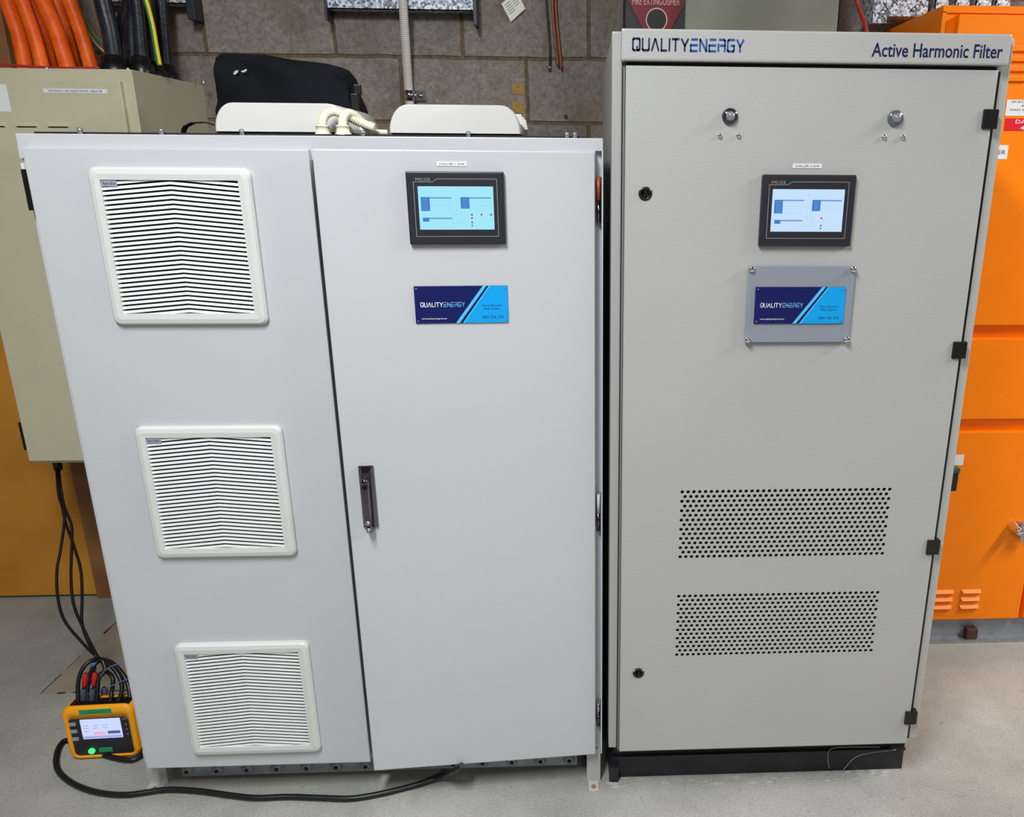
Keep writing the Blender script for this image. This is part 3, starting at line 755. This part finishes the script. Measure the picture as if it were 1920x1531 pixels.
bk = [('black cable with a worn grey streak, leftmost of the black bundle', 215, 207, 192, .80, .0235),
      ('black cable slanting across behind the worn leftmost one', 229, 226, 242, .90, .018),
      ('black cable in the middle of the black bundle', 248, 248, 250, .85, .019),
      ('black cable with a white glint just left of the yellow-green wire', 265, 262, 256, .80, .017),
      ('black cable directly behind the yellow-green wire', 286, 281, 276, .93, .019),
      ('rightmost black cable, beyond the yellow-green wire', 309, 306, 301, 1.0, .019)]
bb = thing('cable_gland', 'row of black cable glands on the right of the beige cabinet top', 'gland', (-.16, .85, BZ1))
for lb, ub, um, ut, y, r in bk:
    p = at(ub, 118, 'y', y); p.z = BZ1+.004
    b = MB(); b.tube([p, at(um, 62, 'y', y), at(ut, 0, 'y', y), at(ut-8, -60, 'y', y), at(ut-30, -300, 'y', y)], r, 0, 16, 8)
    tag(b.build('black_cable', CABLK), lb, 'cable', 'black cables above the beige cabinet')
    b = MB(); b.lathe((p.x, y, BZ1), (0, 0, 1), [(r*1.9, 0), (r*1.9, .026), (r*1.5, .03), (r*1.45, .046), (r*1.02, .052)], 0, 12)
    b.build('gland_nut', BLACK, bb)
b = MB(); b.tube([at(299, 122, 'y', .79), at(293, 90, 'y', .79), at(285, 45, 'y', .79), at(273, 0, 'y', .79), at(255, -50, 'y', .79), at(225, -300, 'y', .80)], .0072, 0, 12, 8, m2=1)
tag(b.build('earth_wire', [YGY, YGG]), 'yellow and green striped earth wire in front of the black cables', 'wire')
b = MB(); b.tube([at(146, 14, 'y', 1.0), at(165, 50, 'y', 1.0), at(182, 72, 'y', 1.0), at(210, 92, 'y', 1.0)], .0042, 0, 12, 8, m2=1)
tag(b.build('earth_wire', [YGG, YGY]), 'thin green-yellow wire between the orange and the black cables', 'wire')
b = MB(); b.tube([at(140, 5, 'y', .98), at(150, 28, 'y', .98), at(163, 56, 'y', .98), at(180, 82, 'y', .98), at(202, 103, 'y', .98)], .0032, 0, 10)
tag(b.build('cream_wire', mat('cream_wire', (190, 178, 150), .5)), 'thin cream wire curving beside the rightmost orange cable', 'wire')
b = MB(); b.tube([at(-20, 119, 'y', .70), at(30, 123, 'y', .70), at(80, 126, 'y', .70), at(130, 127.5, 'y', .70), at(186, 127, 'y', .71)], .0035, 0, 10)
tag(b.build('red_cable', REDC), 'thin red cable lying along the top edge of the beige cabinet', 'cable')

# ------------------------------------------------------------------ orange switchboard
OX0, OYF, OZ1 = 2.154, .66, 2.0456
ob = thing('switchboard', 'bright orange steel switchboard at the right edge, on a galvanised base', 'cabinet', (2.75, .88, 0))
b = MB(); b.box(OX0, 3.6, OYF, 1.099, .078, OZ1, 0, .003); b.build('body', ORANGE, ob)
b = MB(); b.box(OX0, 3.6, OYF-.006, OYF+.001, 2.026, OZ1, 0, .001); b.box(OX0, OX0+.012, OYF-.006, OYF+.001, .078, 2.03, 0, .001); b.build('frame_lip', ORANGE, ob)
for nm, x0, x1, z0, z1 in (('door', 2.193, 3.5, 1.141, 2.020), ('cover_panel', 2.193, 3.5, .833, 1.098), ('door', 2.193, 2.668, .094, .789), ('door', 2.685, 3.5, .094, .789)):
    b = MB(); b.box(x0, x1, OYF-.026, OYF, z0, z1, 0, .003); dd = b.build(nm, ORANGE, ob)
    if z1 > 2: d_top = dd
    elif x0 < 2.3 and z1 < .8: d_low = dd
yo = OYF-.026
for i in range(4):
    z_ = 1.9335-i*.0262
    b = MB(); b.box(2.30, 2.418-i*.002, yo-.008, yo+.001, z_-.008, z_+.008, 0, .0035, 2); b.build('louvre', ORANGE, d_top)
for xa, xb in ((2.335, 2.42), (2.448, 2.517)):
    for i in range(3):
        z_ = .207-i*.030
        b = MB(); b.add([(xa, yo, z_+.006), (xb, yo, z_+.006), (xb-.004, yo-.010, z_-.004), (xa+.004, yo-.010, z_-.004), (xb, yo, z_-.009), (xa, yo, z_-.009)],
                        [(0, 3, 2, 1), (0, 5, 3), (1, 2, 4), (3, 5, 4, 2)], 0); b.build('louvre', ORANGE, d_low)
def osk(u0_, v0, u1_, v1, txt, m, ink, nm, wd_=None, fr=.42):
    a = at(u0_, v1, 'y', yo); c = at(u1_, v0, 'y', yo)
    xb = c.x if wd_ is None else a.x+wd_
    return sticker(ob, None, a.x, xb, a.z, c.z, yo, txt, nm, m, ink, fr=fr)
osk(1884, 187, 1920, 217, ['INCOMING', 'FROM', 'MAIN SWITCHBOARD', 'DB'], LABEL, INK, 'name_label', .155, .5)
osk(1882, 222, 1920, 245, ['DANGER', '415V'], REDL, WHI, 'warning_label', .155, .62)
osk(1840, 272, 1891, 298, 'METER', LABEL, INK, 'name_label', fr=.3)
osk(1780, 852, 1808, 872, '-', LABEL, INK, 'name_label', fr=.02)
p = at(1790, 900, 'y', yo-.01)
b = MB(); b.box(p.x-.03, p.x+.006, yo-.02, yo, p.z-.035, p.z+.032, 0, .003); b.box(p.x-.02, p.x+.008, yo-.022, yo, p.z+.03, p.z+.046, 1, .002)
lab(b.build('latch', [BLACK, OLIVE], d_low), 'black latch with a green cap')
p = at(1904, 990, 'y', yo-.02)
b = MB(); b.lathe((p.x, yo, p.z), (0, -1, 0), [(.018, 0), (.018, .02), (.013, .03), (.013, .05), (.006, .055), (0, .055)], 0, 20)
b.box(p.x+.016, p.x+.056, yo-.03, yo-.022, p.z-.045, p.z+.02, 1, .002); b.box(p.x+.012, p.x+.05, yo-.026, yo, p.z-.01, p.z+.018, 1, .002)
b.cyl((p.x+.036, yo-.031, p.z-.028), (0, -1, 0), .005, .003, 2, 12)
lab(b.build('door_handle', [CHROME, ZINC, BLACK], d_low), 'chrome padlockable handle')
b = MB(); b.box(OX0, 3.6, OYF+.0, 1.09, .0, .078, 0); b.box(OX0, 3.6, OYF-.03, OYF+.0, 0, .012, 1); b.build('base_channel', [mat('base_galvanised', (150, 156, 160), .4, .5, nscale=20, namt=.2), ZINC], ob)
b = MB(); p = at(1819, 1183, 'y', OYF-.012); b.box(p.x-.018, p.x+.022, OYF-.026, OYF+.001, .012, .052, 0, .004); b.build('base_plug', BROWN, ob)

# ------------------------------------------------------------------ things on the white cabinet roof and on the wall
RZ = WZT+.004
# bag
b = MB(); st = [(.212, 1.70, .6), (.226, 1.78, .8), (.236, 1.862, .92), (.25, 1.870, .97), (.35, 1.869, 1), (.42, 1.858, 1), (.5, 1.850, 1), (.535, 1.842, .97), (.548, 1.825, .92), (.556, 1.785, .85), (.570, 1.745, .75), (.580, 1.70, .6)]
SX = []
for i in range(len(st)-1):
    for k_ in range(4):
        t = k_/4; SX.append(tuple(st[i][m_]*(1-t)+st[i+1][m_]*t for m_ in range(3)))
SX.append(st[-1]); n = 28; V = []
from mathutils import noise as mn
for x, zt, dpt in SX:
    hz_ = (zt-RZ)/2; zc = RZ+hz_; hy = .075*dpt; yc = .475
    for k_ in range(n):
        a = 2*PI*k_/n; ca, sa = math.cos(a), math.sin(a); e = .45
        y = yc+hy*math.copysign(abs(ca)**e, ca); z = zc+hz_*math.copysign(abs(sa)**e, sa)
        w_ = mn.noise(Vector((x*9, y*9, z*30)))*.012
        if sa > -.5: y += w_*1.2
        if 0 < sa < .9: y -= .011*math.sin((z+x*.45)*70+3*mn.noise(Vector((x*6, z*9, 1))))*.8
        V.append((x, y, z))
b.add(V, [(j_*n+i, j_*n+(i+1) % n, (j_+1)*n+(i+1) % n, (j_+1)*n+i) for j_ in range(len(SX)-1) for i in range(n)], 0, True)
b.add(V, [list(range(n-1, -1, -1)), list(range((len(SX)-1)*n, len(SX)*n))], 0)
bag = thing('bag', 'soft black fabric bag slumped on the white cabinet roof behind the left hood', 'bag', (.4, .475, RZ))
b.build('bag_body', FAB, bag)
b = MB(); pp = [at(u, v, 'y', .38) for u, v in ((405, 236), (385, 230), (362, 231), (348, 238), (345, 244))]
pp = [Vector((q.x, .38, max(q.z, RZ+.004))) for q in pp]
pp += [Vector((.14, .40, RZ+.004)), Vector((.2, .43, RZ+.006))]
for i in range(len(pp)-1):
    a, c = pp[i], pp[i+1]
    b.add([(a.x, a.y-.014, a.z), (c.x, c.y-.014, c.z), (c.x, c.y+.014, c.z), (a.x, a.y+.014, a.z)], [(0, 1, 2, 3)], 0, True)
    b.add([(a.x, a.y-.014, a.z+.002), (c.x, c.y-.014, c.z+.002), (c.x, c.y+.014, c.z+.002), (a.x, a.y+.014, a.z+.002)], [(3, 2, 1, 0)], 0, True)
    b.add([(a.x, a.y-.014, a.z), (c.x, c.y-.014, c.z), (c.x, c.y-.014, c.z+.002), (a.x, a.y-.014, a.z+.002)], [(0, 1, 2, 3)], 0, True)
b.build('strap', STRAPM, bag)
b = MB(); p = at(668, 168, 'y', .42); b.box(p.x-.006, p.x+.012, .415, .43, p.z-.012, p.z+.012, 0, .002); b.box(p.x-.014, p.x+.004, .41, .425, p.z-.06, p.z-.01, 0, .002); b.build('buckle', BLACK, bag)
b = MB()
for pl in (((437, 139), (440, 133), (447, 131), (446, 136), (441, 140)), ((451, 134), (462, 129), (463, 132), (457, 136))):
    b.add([at(u, v, 'y', .396) for u, v in pl][::-1], [list(range(len(pl)))], 0)
b.build('emblem', mat('bag_emblem_grey', (190, 195, 205), .5), bag)
# roof hoses with fittings
hs = [('left of the two cream corrugated hoses arching out of the white cabinet roof', [(605, 240), (605, 226), (612, 214), (626, 209), (642, 214)], .055, .075),
      ('right of the two cream corrugated hoses, sloping down to the roof', [(643, 240), (643, 224), (650, 213), (662, 215), (676, 227), (697, 246)], .045, .12)]
for lb, pts, ya, yb_ in hs:
    t = thing('corrugated_hose', lb, 'hose', (at(pts[0][0], 245, 'y', ya).x, ya, RZ), 'cream hoses on the white cabinet roof')
    P = [at(u, v, 'y', ya+(yb_-ya)*(i/(len(pts)-1))) for i, (u, v) in enumerate(pts)]
    if len(pts) == 5: P += [Vector((P[-1].x+.03, .095, P[-1].z-.015)), Vector((P[-1].x+.06, .097, RZ+.016))]
    else: P[-1].z = max(P[-1].z, RZ+.010)
    b = MB(); b.tube(P, .0098, 0, 16, 8, ring=(.0055, .13)); b.build('hose', CREAM, t)
    b = MB(); x = P[0].x; z0 = RZ-.001
    b.lathe((x, ya, z0), (0, 0, 1), [(.0165, 0), (.0165, .004), (.0135, .0045), (.0135, .016), (.0145, .0165), (.0145, .019), (.0105, .02)], 0, 20)
    b.build('fitting', CREAM, t)
b = MB(); q = at(712, 245, 'y', .12); b.tube([at(700, 247, 'y', .12), (q.x, .125, RZ+.008), (at(726, 246, 'y', .13).x, .13, RZ+.008)], .006, 0, 10)
tag(b.build('cream_pipe', CREAM), 'short cream pipe lying on the roof between the two hoods', 'pipe')
# flexible conduit on wall
b = MB(); P = [at(u, v, 'y', y) for u, v, y in ((742, -300, 1.026), (750, -60, 1.026), (755, 0, 1.026), (759, 60, 1.040), (763, 120, 1.062), (766, 165, 1.078), (769, 200, 1.078))]; P.append(P[-1]+Vector((.003, 0, -.25)))
cd = thing('flexible_conduit', 'grey corrugated conduit running down the block wall behind the right hood', 'conduit', P[-1])
b.tube(P, .0145, 0, 16, 8, ring=(.006, .10)); b.build('tube', CONDU, cd)
b = MB(); c = at(768, 179, 'y', 1.078); b.cyl((c.x, c.y, c.z-.016), (0, 0, 1), .0175, .032, 0, 20)
b.box(c.x+.01, c.x+.05, 1.092, 1.0995, c.z-.016, c.z+.016, 0, .002); b.lathe((c.x+.034, 1.092, c.z), (0, -1, 0), [(.010, 0), (.010, .005), (.006, .009), (0, .009)], 0, 8)
lab(b.build('pipe_clamp', CHROME, cd), 'shiny zinc saddle clamp')
# galvanised trays along the wall at the top edge
def tray(x0, x1, zb_, y, lb, brk, nm='cable_tray'):
    t = thing(nm, lb, 'cable tray', ((x0+x1)/2, y, zb_), 'galvanised cable trays on the wall')
    b = MB(); b.box(x0, x1, y, y+.003, zb_, zb_+.09, 0); b.box(x0, x1, y, 1.095, zb_, zb_+.003, 0); b.build('side_rail', GALV, t)
    for xa, xb, zl in brk:
        b = MB(); b.box(xa, xb, y-.012, 1.099, zl, zb_+.14, 0, .001); b.build('bracket', mat('dark_bracket_steel', (52, 54, 62), .45, .3), t)
    return t
tray(.346, .800, 2.078, 1.045, 'spangled galvanised tray at the top edge, between the two dark brackets', [(.338, .3455, 2.044), (.801, .8125, 2.036)])
tray(-.37, -.0865, 2.085, 1.045, 'short galvanised tray behind the black cables at the top edge', [(-.085, -.062, 2.040)])
# bigger tray behind the orange switchboard, with pen marks
t = thing('cable_tray', 'wide galvanised tray with pen scribbles beside the orange switchboard top', 'cable tray', (2.18, 1.02, 2.03), 'galvanised cable trays on the wall')
pa = at(1636, 43, 'y', .98); pb = at(1663, 30, 'y', .98); pc = at(1738, 30, 'y', .98)
b = MB(); b.prism([(pa.x, pa.z), (pb.x, pa.z), (pb.x, pb.z), (pc.x, pb.z), (pc.x, pb.z+.15), (pa.x, pa.z+.15)], .98, .983, 0); b.box(pa.x, pa.x+.003, .983, 1.09, pa.z, pa.z+.15, 0); b.box(pb.x, pc.x, .983, 1.09, pb.z, pb.z+.003, 0)
b.build('side_rail', GALV, t)
b = MB()
for pl in ([(1657, 4), (1670, 27)], [(1672, 12), (1678, 4), (1684, 10), (1678, 4), (1674, 0)], [(1648, 26), (1652, 20), (1660, 19), (1661, 24), (1655, 27)], [(1654, 30), (1660, 34), (1654, 36)], [(1708, 20), (1714, 13), (1719, 17), (1713, 21), (1708, 20)], [(1728, 3), (1733, 14)], [(1680, 0), (1684, 3)]):
    b = MB(); b.tube([at(u, v, 'y', .979) for u, v in pl], .0012, 0, 6, 3); b.build('pen_mark', INK, t)
for u0_, u1_ in ((1753, 1778), (1790, 1817), (1829, 1858), (1866, 1893)):
    a = at(u0_, 12, 'y', 1.0); c = at(u1_, 12, 'y', 1.0)
    b = MB(); b.box(a.x, c.x, 1.0, 1.003, 2.02, 2.2, 0); b.box(a.x, a.x+.003, 1.0, 1.06, 2.02, 2.2, 0)
    tag(b.build('cable_tray_strip', GALV), {1753: 'leftmost upright galvanised strip above the orange switchboard', 1790: 'second upright galvanised strip from the left above the orange switchboard', 1829: 'third upright galvanised strip from the left above the orange switchboard', 1866: 'rightmost upright galvanised strip above the orange switchboard'}[u0_], 'metal strip', 'upright strips above the orange switchboard')
b = MB(); b.tube([at(1560, -250, 'y', .97), at(1600, -30, 'y', .95), at(1606, 0, 'y', .95), at(1615, 28, 'y', .93), at(1624, 55, 'y', .90), at(1626, 80, 'y', .89)], .0065, 0, 12)
tag(b.build('red_cable', REDC), 'thick red cable hanging down behind the grey cabinet, right of the grey-green panel', 'cable')
# paper tag
b = MB(); P = [at(u, v, 'y', 1.09) for u, v in ((940, 7), (958, 41), (985, 16), (968, -18))]
b.add([(p.x, 1.09, p.z) for p in P]+[(p.x, 1.092, p.z) for p in P], [(0, 1, 2, 3), (7, 6, 5, 4), (0, 4, 5, 1), (1, 5, 6, 2), (2, 6, 7, 3), (3, 7, 4, 0)], 0)
def lerp2(s_, t_): return P[0].lerp(P[3], s_).lerp(P[1].lerp(P[2], s_), t_)
for i, t_ in enumerate((.18, .30, .42, .54, .66)):
    for s0, s1 in ((.12, .5), (.56, .85)):
        if i == 4 and s0 > .5: continue
        a, c, d2, e = lerp2(s0, t_), lerp2(s1, t_), lerp2(s1, t_+.025), lerp2(s0, t_+.025)
        b.add([(q.x, 1.0895, q.z) for q in (e, d2, c, a)], [(3, 2, 1, 0)], 1)
tag(b.build('paper_tag', [mat('tag_paper', (238, 240, 222), .6), INK]), 'cream printed paper tag hanging askew on the block wall', 'tag')
# hanging thin cable and copper rods
hc = thing('hanging_cable', 'thin black cable with a brass tip hanging on the block wall beside the copper rods', 'cable', at(1030, 130, 'y', 1.085))
b = MB(); b.tube([at(u, v, 'y', 1.088) for u, v in ((1005, -250), (1022, -30), (1024, 0), (1028, 50), (1031, 90), (1031, 122))], .0032, 0, 8); b.build('sheath', BLACK, hc)
b = MB(); q = at(1030, 127, 'y', 1.088); b.lathe((q.x, q.y, q.z+.007), (0, 0, -1), [(.002, 0), (.006, .003), (.0065, .009), (.004, .014), (0, .015)], 0, 12); b.build('brass_tip', BRASS, hc)
for lb, pts in (('left copper rod hanging down the block wall', ((1030, -250), (1035, -20), (1037, 30), (1041, 80), (1046, 124))), ('right and longer copper rod hanging down the block wall', ((1036, -250), (1041, -20), (1044, 40), (1049, 90), (1053, 130)))):
    b = MB(); b.tube([at(u, v, 'y', 1.085) for u, v in pts], .0042, 0, 10); tag(b.build('copper_rod', COPPER), lb, 'rod', 'copper rods on the block wall')
b = MB(); a = at(960, 177, 'y', 1.1); c = at(982, 157, 'y', 1.1); b.box(a.x, c.x, 1.0985, 1.1, a.z, c.z)
tag(b.build('tape_mark', YTAPE), 'upper of two faded ochre tape squares stuck on the block wall', 'tape', 'tape squares on the block wall')
b = MB(); a = at(960, 212, 'y', 1.1); c = at(982, 191, 'y', 1.1); b.box(a.x, c.x, 1.0985, 1.1, a.z, c.z)
tag(b.build('tape_mark', YTAPE), 'lower of two faded ochre tape squares stuck on the block wall', 'tape', 'tape squares on the block wall')
# black wall hole ring
b = MB(); c = at(1061, 219, 'y', 1.098); b.lathe(c, (0, -1, 0), [(.006, 0), (.006, .002), (.0035, .002), (.0035, 0)], 0, 12); tag(b.build('wall_plug', BLACK), 'small black plug ring set in the block wall left of the grey cabinet', 'plug')
# fire extinguisher sign
YS = .95
bx = MB(); a = at(1172, 60, 'y', YS+.02); c = at(1286, 0, 'y', YS+.02); bx.box(a.x, c.x, YS+.004, 1.099, a.z-.25, c.z+.2, 0, .002)
tag(bx.build('backboard', DARKB), 'dark grey board on the wall behind the maroon extinguisher sign', 'board')  # board made deep so that it casts shade on the wall
sg = thing('extinguisher_sign', 'maroon pointed sign with FIRE EXTINGUISHER lettering and a black disc', 'sign', at(1231, 60, 'y', YS))
b = MB(); P = [at(u, v, 'y', YS) for u, v in ((1213, 70), (1250, 70), (1288, 0), (1300, -40), (1165, -40), (1178, 0))]
b.prism([(p.x, p.z) for p in P], YS, YS+.003, 0); b.build('sign_face', MAROON, sg)
b = MB(); c = at(1231, 37, 'y', YS); b.cyl((c.x, YS, c.z), (0, -1, 0), .0338, .0008, 0, 40); b.cyl((c.x, YS, c.z), (0, -1, 0), .0302, .0012, 1, 40)
a = at(1186, 8, 'y', YS); d2 = at(1275, 0, 'y', YS)
text(b, 'FIRE EXTINGUISHER', a.x, d2.x, at(1231, 2, 'y', YS).z, YS-.0006, .0215, 0)
b.build('lettering', [PINKT, BLACK], sg)
# grey-green panel
b = MB(); a = at(1284, 60, 'y', .93); c = at(1574, 0, 'y', .93); b.box(a.x, c.x, .93, 1.099, a.z-.3, c.z+.3, 0, .004)
tag(b.build('wall_panel', KHAKI), 'plain grey-green panel box on the wall above the grey cabinet', 'panel')

# ------------------------------------------------------------------ power logger on the floor
MX0, MX1, MY, MH = -.309, -.120, .168, .170
MT = Matrix.Translation((-.21, MY, 0)) @ Matrix.Rotation(R(2.5), 4, 'Z') @ Matrix.Rotation(R(-1), 4, 'X') @ Matrix.Translation((.21, -MY, .002))
lg = thing('power_logger', 'yellow and charcoal power logger with lit screen standing on the floor by the white cabinet', 'meter', (-.21, MY+.03, 0))
b = MB(); b.T = MT
out = rrect(MX0, MX1, 0, MH, .026, 7); inn = rrect(MX0+.015, MX1-.015, .012, MH-.036, .012, 7)
n = len(out)
lo = [[(p[0], MY+.060, p[1]) for p in rrect(MX0+.006, MX1-.006, .006, MH-.004, .022, 7)], [(p[0], MY+.048, p[1]) for p in out], [(p[0], MY+.006, p[1]) for p in out],
      [(p[0], MY, p[1]) for p in rrect(MX0+.005, MX1-.005, .005, MH-.005, .022, 7)], [(p[0], MY, p[1]) for p in inn], [(p[0], MY+.004, p[1]) for p in inn]]
V = [p for l in lo for p in l]
b.add(V, [(j_*n+i, j_*n+(i+1) % n, (j_+1)*n+(i+1) % n, (j_+1)*n+i) for j_ in range(5) for i in range(n)], 0, True)
b.add(V, [list(range(n-1, -1, -1))], 0)
b.build('housing', YEL, lg)
b = MB(); b.T = MT; b.prism([(p[0], p[1]) for p in inn], MY+.003, MY+.03, 0)
face = b.build('front_panel', MGREY, lg)
b = MB(); b.T = MT; b.box(MX0+.020, MX1-.012, MY+.010, MY+.040, MH-.004, MH+.0008, 0, .001); b.build('terminal_recess', BLACK, lg)
def mx(u): return MX0+(u-118)/(249-118)*(MX1-MX0)
def mz(v): return (1430-v)/(1430-1322)*MH
b = MB(); b.T = MT; b.box(mx(149), mx(222), MY+.0015, MY+.0035, mz(1388), mz(1348), 0, .002)
def dq(u0_, u1_, v0, v1, m): b.add([(mx(u0_), MY+.0012, mz(v1)), (mx(u1_), MY+.0012, mz(v1)), (mx(u1_), MY+.0012, mz(v0)), (mx(u0_), MY+.0012, mz(v0))], [(0, 1, 2, 3)], m)
dq(150, 221, 1382, 1387, 3); dq(171, 192, 1374, 1380, 1); dq(196, 219, 1373, 1379, 2)
for v in (1360, 1365): dq(153, 163, v, v+1.6, 3); dq(171, 181, v, v+1.6, 3); dq(188, 198, v, v+1.6, 3)
dq(153, 163, 1371, 1372.6, 3)
b.build('display', [MSCR, MSCP, MSCD, MSCL], face)
for v in (1356, 1371, 1386.5):
    b = MB(); b.T = MT; b.box(mx(129), mx(141), MY-.001, MY+.004, mz(v+3), mz(v-3), 0, .001); b.build('button', BTN, face)
for v, s_ in ((1350, 5), (1362, 2), (1372, 2), (1382, 2)):
    b = MB(); b.T = MT; b.box(mx(232-s_), mx(232+s_), MY+.0005, MY+.004, mz(v+2.2), mz(v-2.2), 0, .0008); b.build('button', mat('dim_button', (84, 84, 92), .5), face)
b = MB(); b.T = MT; b.cyl((mx(160), MY+.004, mz(1413)), (0, -1, 0), .0085, .006, 0, 20); lab(b.build('power_button', GLED, face), 'lit green round button')
b = MB(); b.T = MT; b.box(mx(173), mx(198), MY+.0015, MY+.004, mz(1417), mz(1408), 0, .0008); b.build('green_label', GRNL, face)
b = MB(); b.T = MT; b.box(mx(152), mx(211), MY-.001, MY+.001, mz(1336), mz(1327), 0, .0005); text(b, '~-~~-~', mx(168), mx(198), mz(1331.5), MY-.0014, .010, 1); b.build('green_label', [GRNL, INK], lg)
b = MB(); b.T = MT; text(b, 'FLUKE', mx(148), mx(165), mz(1343.5), MY+.0026, .005, 0); text(b, 'POWER LOGGER', mx(167), mx(187), mz(1343), MY+.0026, .003, 1); text(b, '1738', mx(206), mx(214), mz(1341), MY+.0026, .004, 1)
b.build('lettering', [YEL, BTN], face)
# leads from the beige cabinet to the logger
runs = [('leftmost of the three thin black leads hanging from the beige cabinet', [(106, 874), (110, 928), (121, 965), (114, 1028), (107, 1066), (108, 1116), (121, 1163), (157, 1207), (181, 1231)]),
        ('middle one of the three thin black leads hanging from the beige cabinet', [(108, 874), (119, 943), (133, 981), (135, 1009), (133, 1078), (138, 1132), (157, 1179), (184, 1233)]),
        ('rightmost of the three thin black leads hanging from the beige cabinet', [(110, 874), (114, 922), (121, 972), (138, 1022), (151, 1066), (154, 1116), (154, 1169), (169, 1210), (188, 1236)])]
for k_, (lb, pts) in enumerate(runs):
    n = len(pts); P = []
    for i, (u, v) in enumerate(pts):
        t_ = (v-874)/(1236-874); P.append(at(u, v, 'y', .80-.50*t_+.004*k_))
    b = MB(); b.tube(P, .0042, 0, 10, 6); tag(b.build('test_lead', RUB), lb, 'lead', 'thin black leads from the beige cabinet')
def zp(x, y): return (60+x/4.36, 1180+y/4.36)
cl = [('black lead looping widest round the left of the logger sockets', [(560, 240), (490, 250), (420, 310), (378, 430), (378, 620)], .27, .0055),
      ('black lead looping into the second logger socket', [(560, 250), (510, 290), (462, 400), (455, 520), (450, 625)], .26, .0055),
      ('black lead looping into the third logger socket', [(575, 250), (600, 330), (545, 400), (535, 500), (528, 625)], .25, .0060),
      ('black lead curling from the logger into the heap on the right', [(560, 240), (650, 270), (740, 360), (790, 470), (800, 560)], .28, .0060),
      ('black lead arching low behind the logger on the right', [(540, 380), (600, 340), (660, 400), (650, 520), (640, 590)], .27, .0055),
      ('black lead crossing the heap towards the white cabinet', [(560, 250), (660, 310), (720, 400), (735, 500), (700, 590)], .26, .0060),
      ('black lead bridging the sockets between the red clips', [(530, 350), (480, 410), (440, 500), (410, 560), (400, 630)], .24, .0050)]
for lb, pts, y, r in cl:
    P = [at(*zp(*q), 'y', y-(i/(len(pts)-1))*(y-.195)) for i, q in enumerate(pts)]
    b = MB(); b.tube(P, r, 0, 10, 8); tag(b.build('test_lead', RUB), lb, 'lead', 'black leads plugged into the logger')
def clip(pts, y, r, m, lb, nm='lead_clip'):
    P = [at(*zp(*q), 'y', y) for q in pts]; d_ = P[1]-P[0]; L_ = d_.length
    b = MB(); b.lathe(P[0], d_, [(r*.4, 0), (r*.7, L_*.08), (r, L_*.3), (r*.85, L_*.5), (r, L_*.7), (r*.8, L_*.95), (r*.3, L_)], 0, 14)
    tag(b.build(nm, m), lb, 'clip', 'clips in the lead heap')
clip([(440, 355), (432, 480)], .222, .0085, REDP, 'left red clip above the yellow logger')
clip([(515, 345), (512, 470)], .222, .0085, REDP, 'right red clip above the yellow logger')
clip([(505, 265), (500, 345)], .245, .008, BLUEP, 'blue clip on top of the lead heap')
clip([(420, 480), (422, 600)], .205, .009, SLATE, 'left slate-grey plug standing in the logger sockets')
clip([(495, 480), (492, 600)], .205, .009, SLATE, 'right slate-grey plug standing in the logger sockets')
clip([(590, 470), (600, 580)], .235, .010, SLATE, 'slate-blue plug right of the logger sockets')
for lb, pts in (('upper thin blue wire arching over the lead heap', [(560, 380), (600, 330), (670, 290), (750, 275)]), ('lower thin blue wire crossing the lead heap', [(620, 470), (680, 448), (740, 420), (785, 400)])):
    b = MB(); b.tube([at(*zp(*q), 'y', .215) for q in pts], .0016, 0, 8); tag(b.build('blue_wire', mat('blue_wire', (92, 110, 170), .5)), lb, 'wire')
# thick mains cable across the floor
def fl(u, v, z=.009): p = at(u, v, 'z', z); return Vector((p.x, p.y, z))
P = [at(262, 1408, 'y', .22), at(268, 1400, 'y', .2)]
P = [fl(285, 1395), fl(262, 1418), fl(235, 1424), fl(180, 1410), fl(130, 1388), fl(112, 1398), fl(105, 1425), fl(112, 1448), fl(140, 1470), fl(185, 1485), fl(240, 1489), fl(310, 1480), fl(370, 1482), fl(430, 1490), fl(480, 1495), fl(540, 1493), fl(600, 1495), fl(660, 1496), fl(720, 1486), fl(780, 1471), fl(825, 1456, .02), at(852, 1444, 'y', -.02), at(866, 1434, 'y', -.034)]
b = MB(); b.tube(P, .0075, 0, 12, 8); tag(b.build('power_cable', RUB), 'thick black cable looping on the floor from the logger to under the right-hand white door', 'cable')

for o in bpy.data.objects:
    if 'w' in o: del o['w']
